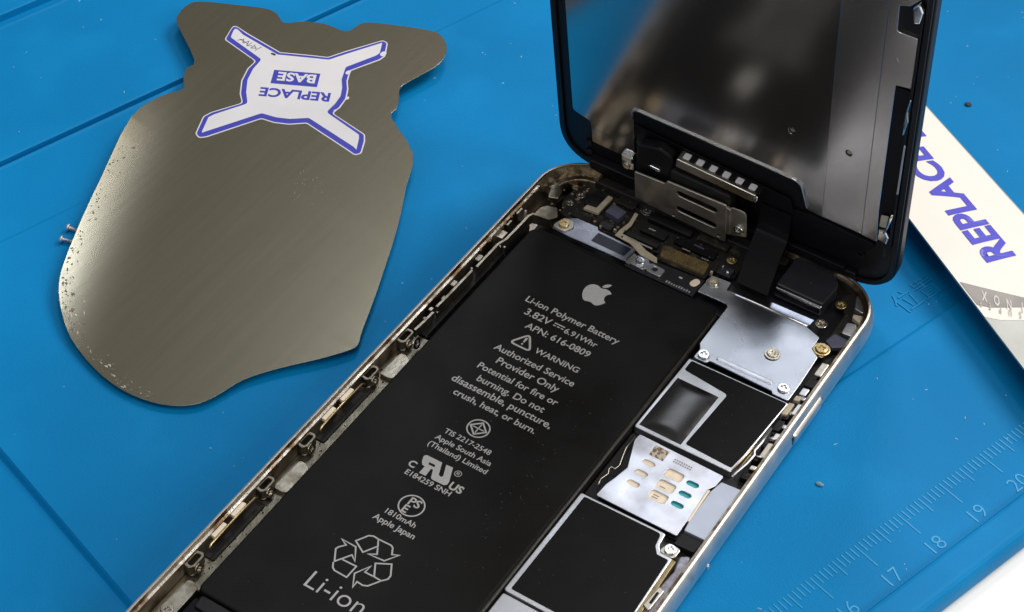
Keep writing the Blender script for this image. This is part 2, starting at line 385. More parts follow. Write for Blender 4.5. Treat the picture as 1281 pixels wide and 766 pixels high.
# logo: fruit with a bite and a leaf
def svg(cmds, x, y):
    out = []
    for c in cmds:
        p0 = Vector((x, y)); a, b, d = Vector(c[:2]) + p0, Vector(c[2:4]) + p0, Vector(c[4:6]) + p0
        for k in range(8):
            t = k / 8; q = p0 * (1 - t) ** 3 + a * 3 * t * (1 - t) ** 2 + b * 3 * t * t * (1 - t) + d * t ** 3; out.append((q.x, q.y))
        x, y = d
    return out
body = svg([(-.948, 0, -2.415, -1.078, -3.96, -1.04), (-2.04, .027, -3.91, 1.183, -4.961, 3.014), (-2.117, 3.675, -.546, 9.103, 1.519, 12.09), (1.013, 1.454, 2.208, 3.09, 3.792, 3.039), (1.52, -.065, 2.09, -.987, 3.935, -.987), (1.831, 0, 2.35, .987, 3.96, .948), (1.637, -.026, 2.676, -1.48, 3.676, -2.948), (1.156, -1.688, 1.636, -3.325, 1.662, -3.415), (-.039, -.013, -3.182, -1.221, -3.22, -4.857), (-.026, -3.04, 2.48, -4.494, 2.597, -4.559), (-1.429, -2.09, -3.623, -2.324, -4.39, -2.376), (-2, -.156, -3.675, 1.09, -4.61, 1.09)], 12.152, 6.896)
leaf = svg([(.843, -1.012, 1.4, -2.427, 1.245, -3.83), (-1.207, .052, -2.662, .805, -3.532, 1.818), (-.78, .896, -1.454, 2.338, -1.273, 3.714), (1.338, .104, 2.715, -.688, 3.559, -1.701)], 15.53, 3.83)
ks = .243
pr(join([flat([((x - 12) * ks, (12 - y) * ks) for x, y in lp]) for lp in (body, leaf)]), 'fruit_logo', dx=24.05, dy=110.05)
tri = [(17.75, 91.75), (19.75, 95.0), (21.75, 91.75)]
pr(stroke(rp(tri, .5, 3), .36), 'warning_triangle'); pr(join([flat([(19.6, 92.95), (19.9, 92.95), (19.98, 94.1), (19.52, 94.1)]), flat(circ(19.75, 92.5, .2, 10))]), 'exclamation_mark')
pr(stroke(circ(23.85, 72.75, 1.85, 32), .24), 'certification_ring')
dm = [(22.35, 72.75), (23.85, 74.15), (25.35, 72.75), (23.85, 71.35)]
pr(stroke(dm, .28), 'certification_diamond')
pr(join([stroke([(22.75, 72.75), (24.95, 72.75)], .2, False), stroke([(23.85, 72.9), (23.85, 73.8)], .2, False), stroke([(23.85, 72.6), (23.85, 71.7)], .2, False)]), 'certification_cross')
# safety-agency mark: backward slanted R joined to a U
ul = [(19.85, 63.29), (20.13, 63.55), (22.98, 63.6), (23.87, 61.29), (24.18, 61.1), (24.5, 61.1), (24.63, 61.42), (23.74, 63.6), (24.95, 63.7), (26.05, 60.94), (26.1, 60.35), (25.75, 59.94), (23.64, 59.86), (23.24, 60.02), (22.56, 61.62), (22.22, 61.55), (22.3, 59.9), (21.1, 59.86), (21.12, 61.41), (20.55, 61.54), (20.19, 62.02), (19.84, 62.94)]
me = prism([ul, [(21.25, 62.55), (22.34, 62.6), (22.5, 62.12), (21.34, 62.08)]], 0, .01, 0)
link('agency_mark', xform(me, lambda c: Vector((c.x, c.y, BZ - .005 + c.z))), 'print_grey', battery)
pr(text_mesh('C', 1.25, bold=.03), dx=19.25, dy=60.15); pr(text_mesh('US', 2.35, bold=.03), dx=27.65, dy=59.85); pr(text_mesh('®', 1.25, bold=.0), dx=26.3, dy=62.5)
pr(stroke(circ(23.85, 53.75, 2.05, 32), .24), 'certification_ring'); pr(text_mesh('PS', 2.0, bold=.02), dx=24.0, dy=53.75); pr(text_mesh('E', .95, bold=.02), dx=23.4, dy=52.05)
for lp in ([(20.64, 43.42), (21.7, 45.32), (22.4, 45.66), (23.3, 45.59), (24.02, 44.44), (22.78, 42.25)],
           [(18.71, 42.52), (21.3, 42.49), (22.77, 40.2), (21.72, 40.91), (20.22, 38.49), (18.99, 40.51), (19.12, 40.97), (19.87, 41.95)],
           [(25.55, 41.59), (27.68, 42.83), (28.79, 40.95), (28.8, 40.22), (28.15, 39.41), (26.82, 39.45)]): pr(stroke(lp, .26), 'recycling_arrow')
for lp in ([(23.42, 45.6), (25.61, 45.7), (26.07, 45.44), (26.68, 44.33), (27.68, 44.81), (26.38, 42.71), (23.66, 42.43), (24.79, 43.12), (24.14, 44.24)],
           [(20.98, 39.42), (23.51, 39.53), (23.46, 37.08), (21.22, 37.1), (20.69, 37.4), (20.16, 38.25)],
           [(26.66, 39.44), (25.19, 39.38), (25.29, 40.76), (24.03, 38.33), (25.27, 36.11), (25.23, 37.28), (26.35, 37.2), (27.02, 37.55), (28.05, 39.25)]): pr(stroke(lp, .26, False), 'recycling_arrow')

def pillow(me, x0, x1, y0, y1, amp, step=1.0, waves=0.0):
    bm = bmesh.new(); bm.from_mesh(me); k = x0
    while k < x1: bmesh.ops.bisect_plane(bm, geom=bm.verts[:] + bm.edges[:] + bm.faces[:], plane_co=(k, 0, 0), plane_no=(1, 0, 0)); k += step
    k = y0
    while k < y1: bmesh.ops.bisect_plane(bm, geom=bm.verts[:] + bm.edges[:] + bm.faces[:], plane_co=(0, k, 0), plane_no=(0, 1, 0)); k += step
    for v in bm.verts:
        a = max(0, min(1, (v.co.x - x0) / (x1 - x0))); b = max(0, min(1, (v.co.y - y0) / (y1 - y0)))
        v.co.z += amp * math.sin(math.pi * a) * math.sin(math.pi * b) + waves * math.sin(v.co.x * 1.1 + 1) * math.sin(v.co.y * .9) * min(1, 8 * a * (1 - a) * b * (1 - b))
    bm.normal_update()
    for f_ in bm.faces: f_.smooth = abs(f_.normal.z) > .85
    bm.to_mesh(me); bm.free(); return me

# ------------------------------------------------------------------ circuit board and shields
board = shape('circuit_board', rp([(44.2, 30), (63.2, 30), (63.6, 128), (60, 136), (38, 136.2), (37.5, 119.2), (8.5, 118.9), (8.5, 118.7), (44.2, 118.7)], .4), 1.4, 2.7, 'pcb', phone)
low = shape('board_shield', rp([(44.1, 71.1), (59.2, 71.4), (59.4, 69.0, .8), (60.2, 67.8), (62.35, 67.8), (62.9, 52), (63.0, 48.6), (44.0, 48.6)], .5), 2.7, 4.35, 'steel_soft', phone, bev=.18)
shape('black_tape', rp([(45.0, 70.6), (58.6, 70.9, .8), (59.0, 68.4, 1.2), (60.0, 67.1), (62.0, 67.1), (62.55, 52), (62.6, 49.35), (44.9, 49.3)], .35), 4.352, 4.43, 'black_tape', low, bev=.02)
shape('screw_tab', rp([(59.7, 67.9), (62.5, 67.9), (62.6, 70.1), (60.4, 70.3)], .6), 3.6, 4.2, 'steel_warm', low, bev=.1)
shape('board_edge', rp([(62.35, 67.6), (63.1, 67.4), (63.6, 49), (62.85, 49)], .1), 3.0, 4.5, 'brass_edge', low, bev=.1)
screw(61.25, 69.05, 4.15, .95, low, 'chrome', .3)
bright = shape('lower_shield', rp([(44.2, 48.2), (63.0, 48.2), (63.0, 31), (44.2, 31)], .4), 2.7, 4.2, 'steel_soft', phone, bev=.18)
mid = shape('board_shield', rp([(44.35, 105.9), (44.15, 87.7), (61.8, 87.9), (62.1, 92), (62.8, 106.2)], .4), 2.7, 4.3, 'steel_soft', phone, bev=.16)
shape('black_tape', rp([(45.0, 105.5), (45.0, 103.1), (53.6, 102.2, .8), (52.9, 89.0), (61.4, 88.7), (61.8, 92), (62.6, 105.9)], .4), 4.302, 4.38, 'black_tape', mid, bev=.02)
vs_, fs = [], []
for a in range(17):
    for b in range(13):
        t = a / 16; q = b / 12; x = 44.8 + 7.7 * t + .25 * (q - .5); y = 88.4 + 12.5 * q
        vs_.append((x, y, 4.305 + .5 * math.sin(math.pi * t) ** .8 * (1 - (2 * q - 1) ** 8)))
for a in range(16):
    for b in range(12): k = a * 13 + b; fs.append((k, k + 13, k + 14, k + 1))
raw('film_window', vs_, fs, 'glossy_film', mid, smooth=True)
tube([(61.75, 88.3, 4.4), (62.2, 92, 4.45), (62.9, 99, 4.4)], .12, 6, 'gold', 'edge_strip', mid)
# SIM reader
sim_out = rp([(45.8, 86.75), (61.2, 86.55), (61.1, 84.2), (60.35, 82.7), (60.7, 75.3), (60.75, 72.0), (46.3, 72.0), (46.5, 74.8), (47.0, 76.6), (47.6, 79.6), (45.7, 85.2)], .3)
h1 = [stadium(49.4, y, 50.55, y, .5) for y in (82.3, 79.85, 77.3)]; h2 = [rect(53.1, y - .95, 56.05, y + .95, .55) for y in (82.35, 79.65, 77.15)]; h3 = [stadium(57.3, y, 58.4, y, .5) for y in (82.4, 79.9, 77.4)]
sim = link('sim_reader', pillow(prism([sim_out] + h1 + h2 + h3, 3.95, 4.25, .06), 45.7, 61.2, 72.0, 86.7, .0, .9, .035), 'sim_steel', phone)
shape('reader_frame', rect(44.3, 71.9, 61.0, 86.9, .3), 2.6, 3.3, 'black_plastic', sim)
for y in (82.3, 79.85, 77.3): shape('contact', rect(48.9, y - .6, 51.1, y + .6, .1), 3.6, 3.93, 'cream_contact', sim)
for y in (82.35, 79.65, 77.15): shape('contact', rect(52.8, y - 1.1, 56.3, y + 1.1, .1), 3.6, 3.93, 'cream_contact', sim)
for y in (82.4, 79.9, 77.4): shape('contact', rect(56.6, y - .7, 59.0, y + .7, .1), 3.5, 3.86, 'teal_contact', sim)
shape('code_patch', rect(49.1, 83.85, 51.65, 86.15, .05), 4.275, 4.29, 'code_brown', sim, bev=0)
for y in (84.75, 85.25): 
    for k in range(8): shape('engraved_mark', rect(53.0 + .42 * k, y - .13, 53.28 + .42 * k, y + .13, .02), 4.275, 4.28, 'print_faint', sim, bev=0)
for y in (76.9, 77.4, 79.4): shape('engraved_mark', rect(53.6, y - .1, 54.6, y + .1, .02), 3.932, 3.94, 'print_faint', sim, bev=0)
tube([(45.4, 86.0, 4.1), (45.35, 83.0, 4.15), (46.3, 79.3, 4.15), (46.1, 78.2, 4.2), (45.4, 78.3, 4.25), (45.3, 77.6, 4.2), (45.7, 76.8, 4.15), (45.2, 75.2, 4.1), (45.5, 74.0, 4.1)], .14, 6, 'steel_warm', 'eject_spring', sim)
tray = shape('sim_tray', rp([(60.95, 82.6), (61.5, 85.2), (65.0, 85.5), (64.85, 73.6), (61.2, 73.5), (61.0, 75.4)], .2), 3.4, 4.4, 'tray', phone, bev=.08)
shape('gold_edge', rp([(60.45, 82.5), (60.85, 82.7), (61.05, 75.5), (60.75, 75.3)], .1), 4.0, 4.45, 'cream_contact', tray, bev=.06)
shape('tray_stop', rp([(61.0, 70.6), (64.4, 70.8), (64.6, 73.3), (61.2, 73.2)], .3), 2.6, 4.0, 'black_plastic', phone)
# connector cover, upper board
cov_out = rp([(38.0, 120.3, .3), (42.3, 120.45, .6), (44.1, 120.35, .8), (44.25, 109.7), (44.9, 108.6), (44.9, 106.3), (47.2, 106.35), (47.6, 107.1), (59.2, 106.9), (59.6, 106.4), (62.55, 106.4), (62.55, 111), (62.3, 118), (60.6, 119.2, .9), (60.5, 122.3), (57.75, 123.3), (44.0, 123.25), (42.2, 123.3), (42.0, 125.5), (38.2, 125.2)], .35)
cover = link('connector_cover', pillow(prism([cov_out], 4.15, 4.55, .1, 2), 44.3, 62.5, 106.6, 123.2, -.16, 1.0, .02), 'steel', phone)
shape('cover_flange', rp([(42.25, 123.45), (57.7, 123.75), (57.7, 126.3), (50.3, 126.0), (42.25, 125.8)], .2), 4.0, 4.3, 'steel', cover, bev=.06, f=lambda c: Vector((c.x, c.y, c.z - (c.y - 123.4) * .22)))
shape('pressed_rib', stadium(48.7, 108.2, 58.2, 108.35, .42), 4.4, 4.74, 'sim_steel', cover, bev=.15, res=3)
tube([(42.3, 123.38, 4.5), (44, 123.35, 4.6), (57.6, 123.45, 4.6)], .16, 6, 'chrome', 'folded_edge', cover)
for (x, y, r, m) in ((39.35, 123.6, .95, 'screw_metal'), (46.15, 107.6, 1.0, 'chrome'), (55.6, 114.35, .95, 'screw_metal'), (60.7, 108.35, 1.0, 'chrome'), (59.4, 125.1, 1.1, 'screw_metal'), (62.0, 120.0, 1.05, 'gold')): screw(x, y, 4.52, r, cover, m)
ring(55.6, 114.35, 4.552, .98, 1.35, .12, 'screw_metal', cover); ring(62.0, 120.0, 4.3, 1.1, 1.5, .3, 'gold', cover); ring(39.35, 123.6, 4.552, .97, 1.25, .08, 'steel', cover)
shape('screw_tab', rp([(61.0, 118.6), (62.9, 118.4), (63.5, 120.4), (62.4, 121.6), (60.8, 121.2)], .7), 3.9, 4.3, 'gold', cover, bev=.1)
# rear camera module
camera = shape('camera_module', rp([(48.9, 128.5, .5), (57.9, 128.4, .5), (58.3, 134.2, 2.2), (55.5, 137.0, 1.5), (48.9, 136.4, .6)], .5, 8), 2.6, 5.9, 'camera_black', phone, bev=.35, res=3)
shape('steel_lip', rect(49.2, 127.75, 57.9, 128.3, .15), 3.6, 5.72, 'chrome', camera, bev=.2, res=2)
shape('glue_dot', circ(53.9, 132.1, .16, 10, .28), 5.9, 5.95, 'gold', camera, bev=.02)
screw(60.1, 131.5, 4.1, 1.0, phone, 'gold')
# corner fittings, right
shape('corner_block', rp([(61.6, 123.2), (64.9, 121.5), (65.0, 129), (63.5, 134), (60.2, 135.6), (59.2, 133.5), (61.5, 130.2)], .6), 1.4, 4.0, 'black_dusty', phone, bev=.2)
shape('antenna_clip', rp([(62.9, 128.0), (63.1, 125.3), (65.2, 125.4), (65.2, 127.2), (64.3, 128.5)], .4), 4.0, 4.7, 'steel_soft', phone, bev=.12)
shape('antenna_clip', rp([(63.0, 130.2), (63.2, 129.4), (65.2, 128.7), (65.3, 130.9)], .25), 4.0, 4.9, 'cream_flex', phone, bev=.12)
shape('corner_bracket', rp([(62.6, 131.6), (64.4, 131.2), (64.0, 134.0), (62.0, 135.6), (61.6, 134.4)], .4), 3.8, 4.9, 'steel_soft', phone, bev=.12)
shape('rubber_pad', rp([(61.6, 122.2), (63.2, 121.2), (64.9, 122.4), (64.9, 124.4), (62.2, 124.6)], .5), 3.6, 4.6, 'purple_chip', phone, bev=.2)
# right rail: side flex, springs, switches
shape('side_rail', rp([(63.2, 72), (64.95, 72), (64.95, 122), (63.2, 122)], .2), 1.4, 2.6, 'black_dusty', phone)
for (y0, y1, x0, x1, z, m) in ((114.0, 117.6, 63.4, 64.7, 4.6, 'steel_warm'), (111.2, 113.6, 63.0, 64.9, 4.3, 'black_plastic'), (108.6, 110.6, 63.3, 64.5, 4.7, 'steel_soft'), (106.8, 108.3, 63.2, 64.2, 4.9, 'cream_flex'), (103.0, 106.2, 62.9, 63.9, 4.9, 'cream_flex'), (104.2, 107.2, 64.1, 64.9, 4.4, 'steel_soft'), (99.6, 102.4, 63.0, 64.2, 4.3, 'black_plastic'), (97.4, 99.4, 64.0, 64.9, 4.5, 'steel_soft'), (93.0, 97.0, 63.9, 64.95, 4.4, 'steel_warm'), (88.2, 90.0, 63.2, 64.9, 3.8, 'black_plastic')):
    shape('side_switch_piece', rp([(x0, y0), (x1, y0 + .2), (x1, y1), (x0, y1 - .3)], .25), 2.6, z, m, phone, bev=.15, res=2)
tube([(63.0, 99.4, 4.7), (63.15, 95.5, 4.9), (62.95, 93.5, 4.9), (63.4, 92.6, 4.95), (63.2, 90.4, 4.9), (62.6, 88.2, 4.7), (62.4, 87.0, 4.5)], .26, 8, 'steel_soft', 'side_spring', phone, flat=.5)
for k in range(17):
    y = 88.5 + 1.75 * k; m = ('black_plastic', 'steel_warm', 'black_dusty', 'steel_dark')[k % 4]
    shape('side_link', rp([(63.15 + .5 * (k % 2), y), (64.2 + .5 * (k % 2), y + .2), (64.3 + .5 * (k % 2), y + 1.2), (63.2 + .5 * (k % 2), y + 1.0)], .3), 2.6, 3.9 + .25 * (k % 3), m, phone, bev=.15, res=2)
tube([(64.9, 97.6, 4.6), (63.6, 97.4, 4.7)], .18, 6, 'steel_soft', 'spring_arm', phone); tube([(64.9, 93.1, 4.6), (63.3, 92.8, 4.7)], .18, 6, 'steel_soft', 'spring_arm', phone)
tube([(62.6, 89.0, 4.6), (62.9, 95, 4.65), (63.0, 97, 4.6)], .12, 6, 'gold', 'gold_wire', phone)
shape('lower_rail', rp([(62.9, 45), (65.0, 45), (64.9, 67.0), (64.4, 70.0), (63.0, 69.0), (63.6, 66.0), (63.2, 62)], .5), 1.4, 4.0, 'lavender_metal', phone, bev=.2)
shape('rail_clip', rp([(62.9, 57.5), (64.2, 57.0), (64.4, 61.5), (63.3, 62.0)], .4), 4.0, 4.7, 'steel_warm', phone, bev=.15)
shape('rail_slot', rect(63.5, 58.3, 63.95, 60.8, .2), 4.7, 4.72, 'black_plastic', phone, bev=0)
screw(66.95, 71.0, 2.1, .5, housing, 'chrome', .2, nz=Vector((1, 0, .1)).normalized())

# ------------------------------------------------------------------ top bay
shape('top_bay_block', rp([(8.0, 124.5), (19.0, 124.2), (37.5, 127.2), (41.5, 127.4), (41.5, 136.3), (9, 136.3), (6.5, 133), (6.2, 128)], .8), 1.4, 3.7, 'black_dusty', phone, bev=.3)
shape('flex_board', rp([(24.2, 118.9), (37.8, 118.95), (37.8, 123.6), (24.4, 122.6)], .2), 3.6, 4.25, 'pcb', phone)
vib = shape('battery_bracket', rp([(9.0, 119.6), (12.0, 119.3), (24.1, 119.5), (24.2, 123.2), (16.2, 123.6), (15.9, 124.3), (11.5, 124.2), (9.4, 122.6)], .35), 4.3, 4.75, 'steel_dark', phone, bev=.12, res=2)
shape('dark_window', rp([(16.5, 120.5), (23.3, 120.4), (23.5, 122.75), (16.6, 123.0)], .2), 4.752, 4.78, 'blue_window', vib, bev=.01)
shape('screw_tab', rp([(8.8, 119.7), (11.6, 119.6), (12.4, 121.4), (11.6, 123.0), (9.6, 122.8)], .8), 4.755, 4.95, 'steel_warm', vib, bev=.08)
screw(10.5, 121.25, 4.93, .95, vib, 'gold')
shape('bracket_end', rp([(24.15, 119.5), (25.0, 119.4), (25.2, 121.9), (24.25, 122.4)], .15), 4.26, 4.55, 'steel_warm', vib)
clip = shape('connector_bracket', [rp([(24.9, 119.7), (27.6, 119.5), (27.9, 120.1), (28.3, 119.7), (31.0, 119.6), (31.0, 121.6), (28.4, 121.9), (27.9, 121.5), (27.3, 122.3), (25.1, 122.2)], .45), circ(29.3, 120.8, .55, 14)], 4.26, 4.62, 'steel_soft', phone, bev=.08)
screw(26.2, 120.9, 4.55, .9, clip, 'chrome')
shape('flex_tail', rp([(19.2, 126.2), (19.1, 124.4), (22.4, 124.1), (25.4, 122.6), (28.9, 122.4), (28.2, 123.6), (25.6, 124.2), (23.0, 125.4), (20.0, 125.5), (20.4, 128.2), (19.9, 131.5), (19.2, 131.5), (19.6, 128.6)], .2), 4.3, 4.5, 'cream_flex', phone)
shape('pcb_strip', rect(20.6, 125.7, 26.9, 126.6, .1), 4.0, 4.6, 'pcb', phone); shape('pcb_strip', rect(20.6, 124.9, 26.4, 125.3, .1), 3.8, 4.55, 'steel_warm', phone)
foam = prism([rp([(27.7, 126.9), (28.4, 124.1), (37.0, 124.4), (36.6, 127.3)], .5)], 3.7, 4.9, .3, 2)
link('foam_pad', foam, 'brown_foam', phone)
shape('foam_frame', rp([(27.2, 127.5), (27.9, 123.6), (37.5, 123.9), (37.1, 127.8)], .4), 3.5, 4.25, 'black_dusty', phone)
shape('white_pad', stadium(36.55, 121.6, 36.75, 122.3, .68), 4.26, 4.55, 'white_dot', phone, bev=.15, res=2)
shape('solder_pad', rect(33.6, 121.6, 34.3, 122.0, .1), 4.26, 4.3, 'print_grey', phone)
for k in range(10): shape('printed_mark', rect(32.2 + .5 * k, 119.35, 32.5 + .5 * k, 119.35 + rnd.choice((.45, .6, .6)), .03), 4.252, 4.262, 'print_faint', phone, bev=0)
shape('sensor_bracket', rp([(11.0, 127.2), (13.9, 127.5), (14.0, 132.6), (13.0, 132.6), (12.9, 128.6), (11.1, 128.3)], .08), 4.0, 4.6, 'cream_flex', phone, bev=.06)
shape('sensor_body', circ(11.3, 130.4, 1.9, 20), 3.5, 4.1, 'black_plastic', phone)
shape('grey_block', rp([(14.8, 128.4), (17.8, 127.9), (18.1, 130.4), (15.0, 131.0)], .15), 3.7, 4.9, 'purple_chip', phone, bev=.1)
for (x, y, r, m) in ((39.2, 130.9, .95, 'gold'), (8.6, 130.4, .85, 'steel_warm'), (20.6, 133.9, 1.0, 'chrome'), (8.0, 127.6, .8, 'steel_warm'), (6.6, 131.8, .7, 'steel_warm')): screw(x, y, 3.75, r, phone, m)
ring(20.6, 133.9, 3.7, 1.05, 1.5, .4, 'steel_warm', phone)
for (x0, y0, x1, y1, z, m) in ((22, 128.2, 27, 130.4, 4.5, 'black_plastic'), (28.5, 129.0, 36.5, 131.2, 4.4, 'black_film'), (21.8, 131.4, 30.5, 133.2, 4.8, 'black_plastic'), (31.5, 132.0, 37.5, 134.4, 4.6, 'black_dusty'), (38.2, 126.6, 41.0, 129.0, 4.3, 'pcb'), (9.6, 124.8, 13.6, 126.6, 4.4, 'black_dusty'), (15.0, 132.0, 18.6, 134.8, 4.6, 'black_dusty'), (15.2, 125.2, 17.8, 127.0, 4.2, 'pcb')):
    shape('small_module', rect(x0, y0, x1, y1, .35), 3.5, z, m, phone, bev=.18, res=2)
for (x, y, a, b, m) in ((31.5, 128.2, 1.6, .35, 'steel_warm'), (35.4, 128.0, 1.4, .35, 'steel_warm'), (38.9, 128.2, .35, .6, 'chrome'), (40.2, 127.3, .5, .35, 'chrome'), (37.8, 125.9, .4, .5, 'cream_flex'), (15.9, 124.9, .35, .3, 'cream_flex'), (18.5, 125.6, .5, .35, 'cream_flex'), (24.0, 129.3, 1.5, .3, 'steel_warm'), (26.5, 131.9, 1.2, .25, 'purple_chip'), (33.0, 130.2, 2.0, .25, 'purple_chip')):
    shape('tiny_component', rect(x - a / 2, y - b / 2, x + a / 2, y + b / 2, .06), 3.9, 4.62, m, phone, bev=.06)
tube([(41.8, 136.0, 5.0), (46, 136.2, 5.2), (49, 136.6, 5.2)], .3, 8, 'black_film', 'gasket', phone)

# ------------------------------------------------------------------ left rail
shape('left_ledge', rp([(2.1, 4), (5.6, 4), (5.6, 86), (2.1, 86)], .2), 1.4, 2.7, 'ledge_metal', phone)
shape('left_ledge', rp([(2.1, 86.4), (4.6, 86.4), (4.6, 119.5), (2.1, 119.5)], .2), 1.4, 2.9, 'black_dusty', phone)
for (y0, y1) in ((17.6, 24.5), (45.5, 52.4), (74.5, 80.5)):
    shape('ledge_plate', rp([(3.1, y0), (5.7, y0 + .3), (5.7, y1 - .6), (4.6, y1), (3.4, y1)], .7), 2.7, 3.5, 'rail_steel', phone, bev=.12, res=2)
for y in (27.0, 44.6, 55.4, 72.9, 83.0):
    b_ = shape('screw_boss', [rp([(1.75, y - 1.6), (3.0, y - 1.8), (3.5, y - 1.0), (3.45, y + 1.4), (2.9, y + 1.8), (1.75, y + 1.6)], .5), rect(2.1, y - 1.15, 3.05, y + 1.2, .4)], 3.1, 5.0, 'boss_steel', phone, bev=.14, res=2)
    screw(3.6, y - .5, 4.1, .8, b_, 'screw_metal', nz=Vector((1, 0, .25)).normalized())
for y0, y1 in ((30.0, 42.0), (58.3, 70.6)):
    tube([(3.1, y0, 4.6), (2.95, y0 + .6, 4.95), (2.9, (y0 + y1) / 2, 5.05), (2.95, y1 - .6, 4.95), (3.1, y1, 4.6)], .2, 6, 'gold', 'spring_strip', phone)
    shape('spring_recess', rect(2.05, y0 - .5, 4.1, y1 + .5, .3), 2.7, 3.0, 'black_dusty', phone)
    for k in (.28, .68):
        yy = y0 + (y1 - y0) * k; shape('contact_pad', rect(1.98, yy - 1.5, 2.72, yy + 1.5, .1), 4.5, 5.25, 'cream_contact', phone, bev=.08)
# upper left steel strip, corner bracket, clips
def strip_path(pts, z0, z1, t, m, name):
    vs_, fs = [], []
    for i, (x, y) in enumerate(pts):
        a = Vector(pts[max(0, i - 1)]); b = Vector(pts[min(len(pts) - 1, i + 1)]); d = (b - a).normalized(); nx, ny = -d.y * t / 2, d.x * t / 2
        vs_ += [(x + nx, y + ny, z0), (x + nx, y + ny, z1), (x - nx, y - ny, z1), (x - nx, y - ny, z0)]
    for i in range(len(pts) - 1):
        for k in range(4): fs.append((i * 4 + k, i * 4 + (k + 1) % 4, i * 4 + 4 + (k + 1) % 4, i * 4 + 4 + k))
    fs += [(0, 1, 2, 3), tuple(range(len(vs_) - 4, len(vs_)))]
    return raw(name, vs_, fs, m, phone)
strip_path([(3.75, 103.2), (3.75, 110), (4.3, 112), (4.35, 119.2), (4.7, 120.1), (5.6, 120.3), (8.0, 120.6)], 3.2, 5.35, .42, 'rail_steel', 'side_strip')
strip_path([(3.45, 91.2), (3.55, 95), (3.6, 102.0)], 3.2, 5.4, .42, 'rail_steel', 'side_strip')
strip_path([(3.3, 84.8), (3.5, 87.4), (3.55, 90.0)], 3.4, 5.2, .42, 'rail_steel', 'side_strip')
for (x, y, a, b, z, m) in ((2.35, 119.3, .5, 1.8, 5.4, 'rail_steel'), (3.3, 119.9, .4, .4, 5.5, 'cream_flex'), (2.45, 115.8, .5, 1.5, 5.3, 'rail_steel'), (2.6, 113.2, 1.3, 2.0, 4.6, 'dirty_aluminium'), (4.9, 110.4, .5, .5, 5.0, 'chrome'), (4.2, 110.0, .4, .4, 5.2, 'chrome'), (2.6, 105.8, 1.0, 1.6, 4.8, 'rail_steel'), (3.1, 102.6, .5, .5, 5.1, 'chrome'), (2.5, 98.0, .9, 1.4, 4.9, 'rail_steel'), (2.9, 94.2, .6, 1.0, 4.8, 'rail_steel'), (2.7, 90.6, .7, .9, 5.0, 'rail_steel'), (3.0, 88.2, .5, .6, 5.0, 'chrome'), (4.0, 90.6, .4, .4, 5.0, 'chrome')):
    shape('side_clip', rect(x - a / 2, y - b / 2, x + a / 2, y + b / 2, .12), 2.9, z, m, phone, bev=.1)
screw(4.6, 83.0, 4.3, 1.05, phone, 'chrome', nz=Vector((1, 0, .3)).normalized())
shape('corner_bracket', rp([(4.6, 120.5), (7.8, 121.1), (8.6, 122.4), (7.2, 124.4), (5.4, 123.8), (4.6, 122.6)], .5), 4.2, 4.9, 'rail_steel', phone, bev=.12)
shape('corner_bracket', rp([(4.4, 125.6), (6.2, 126.4), (5.8, 128.4), (4.6, 129.6), (3.6, 128.0)], .4), 4.2, 5.0, 'rail_steel', phone, bev=.12)
screw(4.7, 18.0, 3.85, .95, phone, 'rail_steel', .4)
shape('speaker_module', rp([(6.8, 4), (40, 4), (40, 22.2), (6.4, 22.4)], .8), 1.4, 3.9, 'black_film', phone, bev=.3)
shape('tape_tab', rp([(7.6, 20.6), (20, 20.3), (20, 22.9), (7.4, 22.9)], .4), 3.9, 4.3, 'black_plastic', phone, bev=.15)
# grime caked in the top left corner and along the rim (too fine to count)
gv, gf = [], []
def lump(x, y, z, r):
    n0 = len(gv); k = 7
    for j in range(k):
        a = 2 * math.pi * j / k; rr = r * rnd.uniform(.6, 1.2); gv.append((x + rr * math.cos(a), y + rr * math.sin(a), z))
    for j in range(k):
        a = 2 * math.pi * (j + .5) / k; rr = r * rnd.uniform(.35, .6); gv.append((x + rr * math.cos(a), y + rr * math.sin(a), z + r * rnd.uniform(.3, .7)))
    for j in range(k): gf.append((n0 + j, n0 + (j + 1) % k, n0 + k + j)); gf.append((n0 + (j + 1) % k, n0 + k + (j + 1) % k, n0 + k + j))
    gf.append(tuple(n0 + k + j for j in range(k)))
for i in range(230):
    a = math.radians(rnd.uniform(96, 186)); rr = rnd.uniform(6.9, 8.9)
    lump(PR + rr * math.cos(a), PL - PR + rr * math.sin(a), 5.1 if rr < 7.1 else 5.8, rnd.uniform(.12, .42))
for i in range(90): lump(rnd.uniform(1.5, 2.2), rnd.uniform(105, 128), 5.42, rnd.uniform(.08, .24))
for i in range(60): lump(rnd.uniform(1.45, 2.0), rnd.uniform(15, 105), 5.42, rnd.uniform(.06, .16))
for i in range(60): lump(rnd.uniform(5, 20), rnd.uniform(125, 135.5), 3.75, rnd.uniform(.12, .35))
raw('grime', gv, gf, 'grime', phone, kind='stuff')
gv, gf = [], []
for i in range(420):
    x, y = rnd.uniform(6.5, 41), rnd.uniform(124.5, 136)
    lump(x, y, rnd.choice((3.72, 3.74, 4.42, 4.6)) if i % 3 == 0 else 3.72, rnd.uniform(.06, .26))
for i in range(70): lump(rnd.uniform(61.5, 64.8), rnd.uniform(122, 133), 4.0, rnd.uniform(.06, .22))
for i in range(160): lump(rnd.uniform(2.3, 5.2), rnd.uniform(16, 118), 2.8, rnd.uniform(.05, .18))
raw('dark_grime', gv, gf, 'dark_grime', phone, kind='stuff')
gv, gf = [], []
for i in range(130): lump(rnd.uniform(28.2, 36.6), rnd.uniform(124.5, 127.0), 4.86, rnd.uniform(.12, .38))
raw('foam_crumble', gv, gf, 'brown_foam', phone, kind='stuff')
v_, f_ = [], []
arc = [(1.9 + 0, 120.0)]
